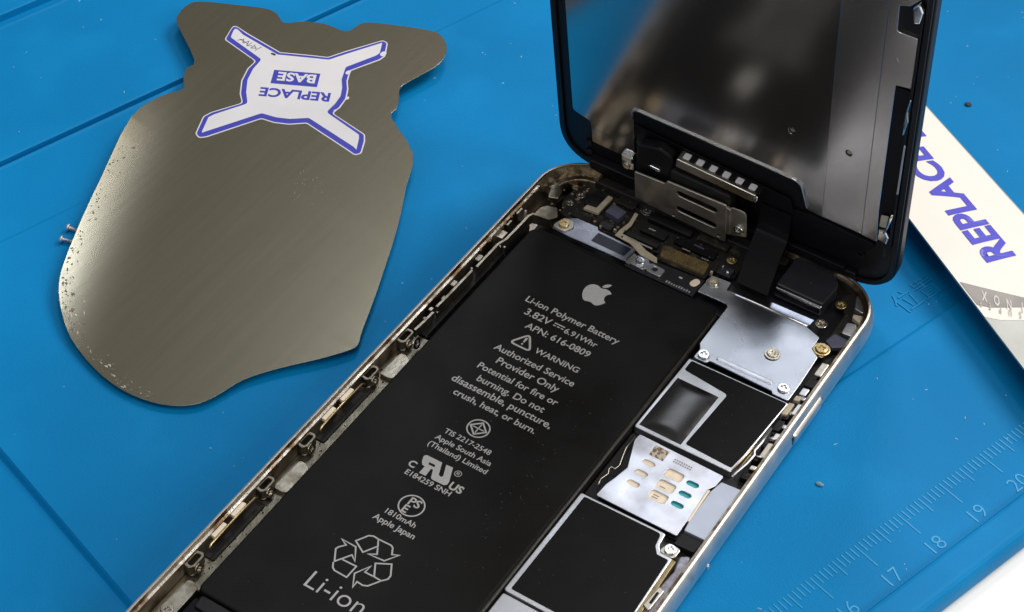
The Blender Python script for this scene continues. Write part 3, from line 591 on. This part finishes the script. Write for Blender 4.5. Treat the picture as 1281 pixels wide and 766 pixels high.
cc = rp([(2.0, 119), (2.0, 128.1)], 0)
ring_o = [(PR + 8.0 * math.cos(math.radians(a)), PL - PR + 8.0 * math.sin(math.radians(a))) for a in range(90, 186, 8)]
ring_i = [(PR + 5.6 * math.cos(math.radians(a)), PL - PR + 5.6 * math.sin(math.radians(a))) for a in range(182, 88, -8)]
shape('corner_shelf', ring_o + ring_i, 3.0, 5.1, 'dirty_aluminium', phone, bev=.2)
ring_o = [(PR + 8.95 * math.cos(math.radians(a)), PL - PR + 8.95 * math.sin(math.radians(a))) for a in range(92, 190, 6)]
ring_i = [(PR + rnd.uniform(6.6, 7.3) * math.cos(math.radians(a)), PL - PR + rnd.uniform(6.6, 7.3) * math.sin(math.radians(a))) for a in range(188, 90, -6)]
shape('corner_deposit', ring_o + ring_i, 4.6, 5.85, 'grime', phone, bev=.25, res=2)

# ------------------------------------------------------------------ display assembly (raised on its top edge)
dout = rp([(0, -1.6, 9), (67, -1.6, 9), (67, 136.5, 9), (0, 136.5, 9)], 9, 10)
disp = shape('display_assembly', dout, -2.3, -.25, 'frame_black', phone, bev=.3, f=D, res=3)
def dpart(name, loops, h0, h1, m, bev=.05, res=1): return shape(name, loops, h0, h1, m, disp, bev=bev, f=D, res=res)
dpart('bezel_rim', [rp([(.35, -1.2, 8.7), (66.65, -1.2, 8.7), (66.65, 136.1, 8.7), (.35, 136.1, 8.7)], 8.7, 10), rp([(1.5, 0, 7.6), (65.7, 0, 7.6), (65.7, 135, 7.6), (1.5, 135, 7.6)], 7.6, 10)], -.25, .25, 'frame_black', .12)
hole = [circ(46.0, 31.5, .62, 16, .8)]
dpart('back_plate', [rp([(3.4, 133), (3.4, 12.6, 1.0), (7.1, 11.4, 1.0), (7.1, 9.7, .1), (15.95, 9.7, .1), (15.95, 20.2, 1.4), (48.4, 19.7, 2.2), (50.0, 12.75, .2), (52.56, 12.7, .1), (52.56, 133, 1)], .5)] + hole, -.25, .10, 'display_steel', .03)
dpart('plate_tab', rp([(7.15, 9.58), (7.1, 5.8), (15.6, 5.5), (15.95, 9.55)], .3), -.25, .05, 'display_steel', .03)
dpart('plate_strip', [rp([(52.62, 12.68), (59.95, 12.55), (59.95, 133), (52.62, 133)], .05), circ(56.2, 31.8, .62, 16, .8)], -.25, .09, 'display_steel_lit', .02)
dpart('plate_side', rp([(60.02, 12.5, .1), (62.9, 12.3, .3), (62.55, 20.6, .2), (62.6, 52.0, .3), (65.2, 52.6, .6), (65.4, 63.6, .6), (61.75, 63.5, .6), (61.6, 69.0, .5), (63.2, 69.6, .5), (64.9, 72.0), (64.9, 133), (60.02, 133)], .2), -.25, .20, 'display_steel_lit', .07)
for x, v in ((46.0, 31.4), (56.2, 31.7)): screw(x, v, -.33, .42, disp, 'steel_warm', f=D)
dpart('slot_edge', rp([(15.6, 17.4), (15.65, 20.25, 1.4), (48.5, 19.8, 2.2), (49.95, 13.4), (49.7, 13.4), (48.3, 19.5, 2.1), (15.95, 19.95, 1.2), (15.9, 17.4)], .05), .10, .42, 'chrome', .05)
dpart('plate_scuff', stadium(62.55, 57.0, 62.2, 57.9, .1), .20, .24, 'chrome', .01)
# right rail
dpart('rail_groove', rect(62.75, 21.0, 65.0, 51.6, .1), -.25, .02, 'black_film', .03)
dpart('rail_ridge', rect(65.05, 12.5, 65.55, 70, .1), -.25, .35, 'frame_black', .08)
dpart('rail_strip', rp([(65.2, 27.2), (65.55, 27.2), (65.6, 39.6), (65.3, 39.6)], .08), .36, .55, 'steel_soft', .05)
dpart('spring_clip', rp([(64.0, 70.4), (64.9, 71.7), (65.6, 70.2), (65.3, 67.8), (64.35, 67.4)], .3), .1, 1.2, 'chrome', .25, 2)
dpart('spring_clip', rp([(64.85, 42.2), (65.2, 42.4), (65.6, 45.6), (65.35, 48.0), (65.6, 50.7), (65.35, 50.8), (64.95, 47.6)], .15), .36, .9, 'chrome', .15, 2)
dpart('spring_clip', rp([(63.1, 14.3), (64.9, 13.9), (65.1, 15.6), (64.4, 17.0), (63.2, 16.6)], .25), .2, 1.1, 'chrome', .2, 2)
tube([(64.2, 16.5, 1.0), (64.7, 18.6, .9), (65.1, 21.8, .7)], .2, 8, 'chrome', 'spring_arm', disp, f=D)
dpart('clip_foot', rp([(63.0, 17.0), (64.2, 17.2), (64.4, 20.4), (63.1, 20.0)], .2), .2, .4, 'cream_flex', .05)
dpart('bezel_boss', [circ(60.2, 7.1, .8, 16), circ(60.2, 7.1, .45, 16)], -.25, .3, 'frame_black', .08)
dpart('bezel_slot', rect(64.0, 8.4, 64.6, 10.9, .1), -.24, -.2, 'pcb', .01)
for v in (5.1, 2.6, .6): dpart('bezel_lug', circ(6.4, v, .8, 16, .6), -.25, .35, 'frame_black', .1)
dpart('bezel_lip', rect(43.0, 1.9, 58.0, 2.5, .1), -.25, 1.1, 'black_film', .2, 2)
dpart('bezel_step', rect(40.0, -.2, 60.0, 1.6, .3), -.25, .8, 'frame_black', .2)
dpart('bezel_step', rp([(7.0, 2.2), (46.5, 2.2), (46.5, -1.5), (9.0, -1.5), (7.2, .2)], .4), -.25, 1.55, 'frame_black', .25, 2)
shape('top_gasket', rp([(9.5, 133.9), (48, 133.9), (48, 136.0), (10.5, 136.0)], .3), 2.6, 5.3, 'black_dusty', phone, bev=.3, res=2)
# earpiece bay: black films, connector bar, bracket
dpart('earpiece_bay', rp([(16.2, 5.0), (47.5, 5.0), (49.6, 12.4), (47.8, 19.3), (17.0, 19.7), (16.1, 18.6)], .5), -.25, -.18, 'black_tape', .02)
dpart('cable_film', rp([(16.5, 16.6), (46.8, 14.4), (47.6, 11.2), (47.4, 4.5), (17, 4.5)], .2), .5, .66, 'black_film', .05)
dpart('earpiece_speaker', rp([(17.4, 7.2), (25.2, 7.0), (25.2, 14.6), (22.5, 15.8), (18.2, 14.4)], 1.4), .66, 2.9, 'black_plastic', .5, 3)
dpart('earpiece_grille', stadium(20.9, 10.2, 22.6, 10.1, .35), 2.9, 3.1, 'chrome', .12, 2)
dpart('earpiece_body', rp([(24.6, 2.2), (36.6, 2.2), (36.8, 11.6), (25.0, 11.9)], .6), .66, 3.3, 'black_dusty', .4, 2)
bar = dpart('connector_bar', rp([(25.9, 13.2), (41.3, 12.6), (41.5, 14.6), (26.1, 15.4)], .25), .7, 3.0, 'steel_warm', .14, 2)
for k in range(6):
    x = 27.5 + 2.55 * k; v = 15.30 - .045 * (x - 27)
    o = shape('bar_contact', rect(x - .65, 1.0, x + .65, 2.3, .3), 0, .12, 'sticker_white', disp, bev=.05, f=lambda c, v=v: D((c.x, v + c.z + .05, c.y)))
    o = shape('bar_gap', rect(x + .75, .9, x + 1.75, 2.5, .2), 0, .25, 'black_plastic', disp, bev=.05, f=lambda c, v=v: D((c.x, v + c.z, c.y)))
tube([(41.4, 14.3, 2.6), (41.7, 14.6, 3.1), (41.7, 13.4, 3.2), (41.2, 12.9, 3.0)], .22, 8, 'chrome', 'bar_hook', disp, f=D)
slots = [stadium(27.5, 7.6, 34.1, 7.4, .74), stadium(27.4, 3.2, 34.0, 2.95, .74), circ(26.1, .75, .35, 12), circ(35.2, .55, .35, 12)]
dpart('camera_bracket', [rp([(18.25, 8.35, .25), (24.3, 8.65, .2), (24.9, 9.65, .2), (36.6, 10.05, .5), (36.45, -.55, .3), (25.2, .2, .2), (18.2, 1.0, .2)], .25)] + slots, 3.75, 4.15, 'bracket_steel', .12, 2)
dpart('bracket_tab', rp([(37.0, 9.2, .6), (40.1, 9.5, 1.2), (40.3, 2.6, .3), (37.0, 1.2, .3)], .5), 3.2, 3.5, 'bracket_steel', .1)
dpart('bracket_fold', rp([(36.4, 1.6), (37.2, 1.8), (37.2, 8.8), (36.4, 9.2)], .1), 3.3, 3.9, 'bracket_steel', .1)
screw(38.85, 4.1, 3.5, .95, disp, 'chrome', f=D)
dpart('bracket_tab', rp([(14.95, 10.2), (17.4, 10.1), (17.4, 6.6), (14.95, 6.5)], .4), 2.5, 2.9, 'chrome', .12, 2)
dpart('bracket_tab_fold', rect(15.0, 8.6, 17.35, 10.3, .3), 1.4, 3.2, 'chrome', .35, 3)
screw(15.95, 7.35, 2.9, .7, disp, 'screw_metal', f=D)
# right-hand black film over the bezel
dpart('bezel_film', rp([(42.0, 8.6), (47.6, 11.8), (50.3, 12.2), (63.0, 11.6), (61.5, 8.6), (52.0, 3.6), (42.0, 3.2)], .8), -.24, .45, 'black_film', .08)
# display cable: ribbon from the display down to the board
secs = [(41.6, 47.4, D((0, 10.5, .9))), (41.5, 47.4, D((0, 7.5, 1.1))), (41.4, 47.4, D((0, 4.8, 1.7))), (41.5, 47.5, Vector((0, 133.6, 9.6))), (41.6, 47.6, Vector((0, 132.2, 8.5))), (41.8, 47.8, Vector((0, 130.7, 7.2))), (42.1, 48.1, Vector((0, 129.0, 6.1))), (42.4, 48.4, Vector((0, 127.2, 5.2))), (42.6, 48.6, Vector((0, 125.9, 4.5)))]
fine = []
for i in range(len(secs) - 1):
    q = [secs[max(0, i - 1)], secs[i], secs[i + 1], secs[min(len(secs) - 1, i + 2)]]; q = [Vector((a[0], a[1], a[2].y, a[2].z)) for a in q]
    for k in range(5):
        t = k / 5; fine.append(.5 * ((2 * q[1]) + (q[2] - q[0]) * t + (2 * q[0] - 5 * q[1] + 4 * q[2] - q[3]) * t * t + (3 * q[1] - q[0] - 3 * q[2] + q[3]) * t ** 3))
def ribbon_strip(dy, dz):
    vs_, fs = [], []
    for q in fine: vs_ += [(q[0], q[2] + dy, q[3] + dz), (q[1], q[2] + dy, q[3] + dz)]
    return vs_
va = ribbon_strip(0, 0); vb = ribbon_strip(.06, -.14); n = len(va); fs = []
for i in range(len(fine) - 1):
    a = 2 * i; fs += [(a, a + 1, a + 3, a + 2), (a + n, a + n + 1, a + n + 3, a + n + 2)]
me = bpy.data.meshes.new('r'); me.from_pydata([Vector(v) for v in va + vb], [], fs); me.polygons.foreach_set('use_smooth', [True] * len(fs)); me.update()
link('display_cable', me, 'black_film', phone)

# ------------------------------------------------------------------ steel opening plate with its sticker (left)
def TL(c):
    d = max(0.0, 12 - ((c.x + 58) * .923 + (c.y - 66.7) * .385))          # distance into the curled left margin
    return Vector((c.x, c.y, c.z + .5 + .02 * (c.y - 50) +   .05 * math.sin(c.x * .11 + c.y * .05) * max(0.0, min(1.0, (118 - c.y) / 20)) + .0078 * d * d * max(0.0, min(1.0, (125 - c.y) / 25))))
plate = empty('opening_plate', (-45, 100, .4), 'thin olive grey steel opening plate with white cross-shaped sticker, left of phone', 'opening tool')
def smooth_loop(pts, k=4):
    out = []; n = len(pts)
    for i in range(n):
        p0, p1, p2, p3 = [Vector(pts[(i + j) % n]) for j in (-1, 0, 1, 2)]
        for q in range(k):
            t = q / k; c = .5 * ((2 * p1) + (p2 - p0) * t + (2 * p0 - 5 * p1 + 4 * p2 - p3) * t * t + (3 * p1 - p0 - 3 * p2 + p3) * t ** 3); out.append((c.x, c.y))
    return out
pl_out = [(-84.16, 129.94), (-85.8, 132.6), (-86.14, 135.69), (-84.5, 138.1), (-77.04, 141.58), (-72.08, 143.6), (-69.3, 143.2), (-66.86, 141.9), (-63.7, 144.48), (-59.81, 146.14), (-55.05, 146.6), (-54.16, 150.05), (-51.67, 152.09), (-41.61, 156.08), (-38.32, 155.69), (-35.86, 153.47), (-34.58, 150.49), (-34.52, 147.15), (-35.93, 142.03), (-36.6, 138.53), (-34.94, 135.72), (-33.71, 132.92), (-33.04, 130.42), (-24.0, 124.4), (-19.98, 116.24), (-15.2, 106.4), (-8.99, 90.89), (-6.0, 82.6), (-4.9, 80.0), (-5.2, 78.1), (-8.29, 73.55), (-13.0, 67.6), (-16.1, 62.6), (-17.51, 57.82), (-18.9, 54.7), (-21.6, 52.3), (-25.58, 50.7), (-31.51, 50.06), (-38.26, 51.19), (-45.75, 54.05), (-51.23, 57.9), (-55.14, 61.88), (-58.02, 66.69), (-62.47, 76.46), (-66.4, 86.06), (-72.9, 102.52), (-72.7, 110.6), (-70.67, 114.94), (-72.4, 117.2), (-74.0, 120.26), (-74.3, 122.99)]
me = prism([smooth_loop(pl_out, 3)], -.09, .09, .03)
bm = bmesh.new(); bm.from_mesh(me)
for k in range(-90, 0, 3): bmesh.ops.bisect_plane(bm, geom=bm.verts[:] + bm.edges[:] + bm.faces[:], plane_co=(k, 0, 0), plane_no=(.923, .385, 0))
for k in range(60, 145, 6): bmesh.ops.bisect_plane(bm, geom=bm.verts[:] + bm.edges[:] + bm.faces[:], plane_co=(0, k, 0), plane_no=(0, 1, 0))
bm.to_mesh(me); bm.free(); xform(me, TL)
for p_ in me.polygons: p_.use_smooth = abs(p_.normal.z) > .8
link('blade', me, 'tool_steel', plate)
def cross_poly(off):
    pts = [(-73.3, 131.1), (-74.7, 135.9), (-70.84, 135.2), (-61.9, 134.1), (-58.82, 135.6), (-56.29, 136.8), (-53.35, 138.1), (-51.76, 141.19), (-47.5, 148.3), (-46.2, 148.2), (-44.3, 144.6), (-44.5, 143.0), (-47.3, 137.2), (-46.0, 134.4), (-44.5, 132.5), (-43.2, 130.1), (-42.7, 127.3), (-42.9, 125.2), (-34.4, 123.7), (-33.3, 122.2), (-31.9, 119.0), (-32.6, 117.9), (-34.2, 118.2), (-45.3, 120.1), (-47.8, 118.0), (-50.5, 116.8), (-53.1, 116.4), (-58.4, 106.7), (-59.5, 105.6), (-60.8, 106.3), (-62.6, 110.9), (-62.1, 112.7), (-58.9, 118.0), (-60.89, 119.89), (-63.0, 123.1), (-64.2, 126.6), (-64.3, 129.2)]
    n = len(pts); out = []
    for i in range(n):
        a, p, b = Vector(pts[i - 1]), Vector(pts[i]), Vector(pts[(i + 1) % n]); d = ((p - a).normalized() + (b - p).normalized()).normalized()
        nrm = Vector((d.y, -d.x)); out.append(tuple(p + nrm * off))
    return rp(out, .8, 3)
stk = shape('sticker', cross_poly(-.25 + .25), .092, .16, 'sticker_white', plate, bev=.01, f=TL)
PX = Matrix.Rotation(math.radians(206.5), 3, 'Z')
ins = [(x - .22, y + .33) for x, y in cross_poly(1.2)]
outl = cross_poly(.26)
shape('sticker_border', [outl, ins], .161, .185, 'sticker_blue', stk, bev=0, f=TL)
def on_sticker(me, x, y, name, m, z=.19):
    def f(c):
        q = PX @ Vector((c.x, c.y, 0)); return TL(Vector((x + q.x, y + q.y, z)))
    xform(me, f); return link(name, me, m, stk)
on_sticker(flat(rect(-4.5, -2.0, 4.5, 2.0, .05)), -54.75, 129.4, 'blue_box', 'sticker_blue', .186)
on_sticker(text_mesh('BASE', 7.4, bold=.03), -55.25, 130.75, 'printed_text', 'sticker_white', .195)
on_sticker(text_mesh('REPLACE', 13.6, bold=.03), -52.6, 126.6, 'printed_text', 'sticker_blue', .187)
for (x, y, r) in ((-45.0, 144.9, .55), (-43.15, 130.2, .35), (-47.4, 136.5, .45), (-42.95, 126.0, .25)): shape('worn_chip', circ(x, y, r, 9, r * 1.5), .186, .2, 'sticker_white', stk, bev=0, f=TL)
pen = [[(-71.0, 132.3), (-70.2, 133.3), (-69.6, 132.2), (-69.0, 133.4), (-68.6, 132.1)], [(-70.9, 132.9), (-68.8, 132.6)], [(-68.2, 133.4), (-68.5, 132.0), (-67.6, 132.6)], [(-67.3, 133.2), (-67.4, 131.9), (-66.5, 132.4), (-67.2, 132.8)], [(-65.9, 133.3), (-66.3, 131.7)]]
me = join([stroke(p, .13, False, z=.188) for p in pen]); xform(me, TL); link('pen_scribble', me, 'ink', stk)
shape('ink_blot', circ(-62.65, 132.85, .6, 12, .28), .187, .19, 'ink', stk, bev=0, f=TL)
# worn stains along the lower left rim of the plate
gv, gf = [], []
lowedge = [(-25.58, 50.7), (-31.51, 50.06), (-38.26, 51.19), (-45.75, 54.05), (-51.23, 57.9), (-55.14, 61.88), (-58.02, 66.69), (-62.47, 76.46), (-66.4, 86.06), (-70, 95.4)]
def blot(x, y, r, a, k):
    n0 = len(gv); c, s_ = math.cos(a), math.sin(a)
    for j in range(9):
        t = 2 * math.pi * j / 9; rr = r * rnd.uniform(.5, 1.2); u, v = rr * math.cos(t), rr * k * math.sin(t)
        gv.append(TL(Vector((x + u * c - v * s_, y + u * s_ + v * c, .125 + .0012 * (len(gf) % 40) / 10))))
    gf.append(tuple(n0 + j for j in range(9)))
for i in range(210):
    j = rnd.randrange(len(lowedge) - 1); t = rnd.random(); a, b = Vector(lowedge[j]), Vector(lowedge[j + 1]); p = a.lerp(b, t); d = (b - a).normalized(); inw = Vector((d.y, -d.x))
    p = p + inw * (.35 + abs(rnd.gauss(0, 1.1))); blot(p.x, p.y, rnd.uniform(.05, .32) * (1.6 if rnd.random() < .08 else 1), math.atan2(d.y, d.x) + rnd.uniform(-.6, .6), rnd.uniform(.3, .9))
raw('edge_stain', gv, gf, 'tool_stain', plate, kind='stuff')
gv, gf = [], []
for i in range(46):
    j = rnd.randrange(5); t = rnd.random(); a, b = Vector(lowedge[j]), Vector(lowedge[j + 1]); p = a.lerp(b, t); d = (b - a).normalized(); inw = Vector((d.y, -d.x))
    p = p + inw * (.4 + abs(rnd.gauss(0, 1.2))); blot(p.x, p.y, rnd.uniform(.1, .5), math.atan2(d.y, d.x) + rnd.uniform(-.4, .4), rnd.uniform(.2, .5))
for i in range(24): blot(-35 + rnd.gauss(0, 1.8), 106 + rnd.gauss(0, 2.2), rnd.uniform(.04, .11), rnd.uniform(0, 3), rnd.uniform(.3, .9))
raw('edge_scuff', gv, gf, 'tool_scuff', plate, kind='stuff')

# ------------------------------------------------------------------ pry blade with long label (right)
La, Lb = Vector((59.35, 158.37, 5.0)), Vector((88.69, 136.93, 5.0)); Ra, Rb = Vector((48.17, 193.6, 1.0)), Vector((77.15, 174.5, 1.0))
def ST(u, w_, h=0.0):                        # u 0..1 between the two measured stations, w 0 left edge .. 1 right edge
    c = (La + (Lb - La) * u) * (1 - w_) + (Ra + (Rb - Ra) * u) * w_
    return c + Vector((0, 0, h + .7 * math.sin(math.pi * w_) + .55))
blade = empty('pry_blade', (68, 166, 0), 'long steel pry blade with white label, lying behind the raised screen', 'pry tool')
def grid(u0, u1, nu, nw, h0, h1, m, name, parent, wa=lambda u: 0, wb=lambda u: 1, ua=None, ub=None):
    vs_, fs = [], []
    for h in (h1, h0):
        for i in range(nu + 1):
            for j in range(nw + 1):
                w_ = j / nw; lo = u0 if ua is None else ua(w_); hi = u1 if ub is None else ub(w_); u = lo + (hi - lo) * i / nu
                vs_.append(ST(u, wa(u) + (wb(u) - wa(u)) * w_, h))
    n = (nu + 1) * (nw + 1); q = nw + 1
    for i in range(nu):
        for j in range(nw):
            a = i * q + j; fs.append((a, a + 1, a + q + 1, a + q)); fs.append((a + n, a + n + q, a + n + q + 1, a + n + 1))
    for i in range(nu):
        for a in (i * q, i * q + nw): fs.append((a, a + q, a + q + n, a + n))
    for j in range(nw):
        for a in (j, nu * q + j): fs.append((a, a + 1, a + 1 + n, a + n))
    return raw(name, vs_, fs, m, parent)
grid(-.75, 2.6, 30, 12, -.35, 0, 'blade_grey', 'blade', blade)
def uend(w_): return .80 + 1.03 * w_ - .22 * max(0, .10 - w_)
lab = grid(-.70, .9, 24, 40, .01, .06, 'label_white', 'label', blade, wa=lambda u: .0, wb=lambda u: .985, ub=uend)
lu = (Lb - La).length
def on_strip(me, u, w_, name, m, h=.16):
    # text runs towards smaller u with its top towards the left edge
    def f(c): return ST(u - c.x / lu - .80 * c.y / 21.8, w_ - c.y / 21.8, h)
    xform(me, f); return link(name, me, m, lab)
on_strip(text_mesh('REPLACE', 32.3, bold=.035, align=False), .955, .607, 'printed_text', 'label_blue')
on_strip(flat(rect(0, -2.75, 18, 7.0, .05)), -.012, .607, 'blue_box', 'label_blue', .14)
# printed picture at the end of the label
vs_, fs = [], []
for j in range(25):
    w_ = .012 + .95 * j / 24; u0 = .53 + 1.32 * w_; u1 = uend(w_) - .085
    if u1 < u0 + .03: break
    for i in range(5): vs_.append(ST(u0 + (u1 - u0) * i / 4, w_, .16))
for j in range(len(vs_) // 5 - 1):
    for i in range(4): a = j * 5 + i; fs.append((a, a + 1, a + 6, a + 5))
raw('printed_picture', vs_, fs, 'label_grey', lab)
def letter(ch, u, w_, size, m='label_light'):
    me = text_mesh(ch, size=size, bold=.03)
    xform(me, lambda c: ST(u - .0255 * c.x + .010 * c.y, w_ - .0165 * c.x - .031 * c.y, .24)); return link('printed_letter', me, m, lab)
for ch, u, w_ in (('I', 1.05, .352), ('N', .945, .272), ('O', .845, .202), ('X', .745, .135)): letter(ch, u, w_, 2.3)
for ch, u, w_ in (('S', 1.045, .285), ('U', .965, .222), ('P', .885, .165), ('E', .80, .108), ('R', .725, .058)): letter(ch, u, w_, 1.5, 'label_dim')

# ------------------------------------------------------------------ loose screws, crumbs, dust
def loose_screw(a, b, label):
    a = Vector(a); b = Vector(b); d = (b - a).normalized(); s_ = d.cross(Vector((0, 0, 1))).normalized(); t = s_.cross(d)
    L_ = (b - a).length; prof_ = [(0, .25), (.02, .62), (.25, .72), (.5, .66), (.55, .36), (.8, .30)]
    z = .8
    while z < L_ - .25: prof_ += [(z, .40), (z + .12, .30)]; z += .24
    prof_ += [(L_, .15)]
    vs_, fs = [], []; k = 12
    for (q, r) in prof_:
        for j in range(k): th = 2 * math.pi * j / k; vs_.append(a + d * q + s_ * (r * math.cos(th)) + t * (r * math.sin(th)))
    for i in range(len(prof_) - 1):
        for j in range(k): fs.append((i * k + j, i * k + (j + 1) % k, (i + 1) * k + (j + 1) % k, (i + 1) * k + j))
    fs += [tuple(range(k)), tuple(range(len(vs_) - k, len(vs_)))]
    o = raw('loose_screw', vs_, fs, 'steel_soft', None, label=label); o['category'] = 'screw'; o['group'] = 'loose screws beside the steel plate'
loose_screw((-64.9, 74.9, .05), (-61.7, 75.5, -.15), 'tiny loose screw by steel plate\'s left edge, the upper one of the pair')
loose_screw((-63.9, 71.9, .05), (-60.9, 73.0, -.15), 'tiny loose screw by steel plate\'s left edge, the lower one of the pair')
def crumb(name, c, r, m, label):
    vs_, fs = [], []
    n0, k = 5, 9
    for i in range(n0 + 1):
        for j in range(k):
            ph = math.pi * i / n0; th = 2 * math.pi * j / k; rr = r * rnd.uniform(.7, 1.25)
            vs_.append(c + Vector((rr * math.sin(ph) * math.cos(th) * 1.3, rr * math.sin(ph) * math.sin(th), r * .45 * (1 + math.cos(ph)))))
    for i in range(n0):
        for j in range(k): fs.append((i * k + j, i * k + (j + 1) % k, (i + 1) * k + (j + 1) % k, (i + 1) * k + j))
    o = raw(name, vs_, fs, m, None, label=label); o['category'] = 'crumb'
crumb('crumb', MT((107.7, 65.5, -.66)), .55, 'ink', 'dark crumb on bare blue mat, above the white pry blade')
crumb('crumb', MT((14.7, 16.8, 0)), .5, 'fluff', 'grey fluffy crumb on blue mat between phone and ruler')
dv, df = [], []
def speck(p, r):
    n0 = len(dv); a = rnd.uniform(0, 3.14); l = rnd.uniform(1, 2.6)
    for (x, y, z) in ((-l, -.5, 0), (l, -.4, 0), (l, .5, 0), (-l, .5, 0), (0, 0, .8)): 
        dv.append(p + Vector((r * (x * math.cos(a) - y * math.sin(a)), r * (x * math.sin(a) + y * math.cos(a)), r * z)))
    df.extend([(n0, n0 + 1, n0 + 4), (n0 + 1, n0 + 2, n0 + 4), (n0 + 2, n0 + 3, n0 + 4), (n0 + 3, n0, n0 + 4)])
for i in range(520):
    s = rnd.uniform(-95, 150); m_ = rnd.uniform(-4, 200); z = 0 if m_ < 30 else (-.66 if m_ < 147 else -.9)
    if 29 < m_ < 31.5 or 146 < m_ < 148 or 163 < m_ < 167 or s < -82: continue
    speck(MT((s, m_, z)), rnd.choice((.05, .07, .09, .12)))
raw('dust', dv, df, 'lint', None, kind='stuff', label='pale dust specks and lint scattered over the blue mat')
dv, df = [], []
for i in range(150):
    x, y = rnd.uniform(7, 42.5), rnd.uniform(25, 116)
    if i > 70: x, y = rnd.gauss(36, 2.5), rnd.gauss(70, 14)
    if 6.5 < x < 42.8 and 24 < y < 117: speck(Vector((x, y, 4.802)), rnd.choice((.03, .04, .05, .07)))
for i in range(60):
    x, y = (rnd.uniform(46, 61), rnd.uniform(51, 69)) if i % 2 else (rnd.uniform(54, 61), rnd.uniform(90, 104))
    speck(Vector((x, y, 4.43 if i % 2 else 4.38)), rnd.choice((.02, .03, .03, .05)))
raw('battery_dust', dv, df, 'lint_dim', phone, kind='stuff')
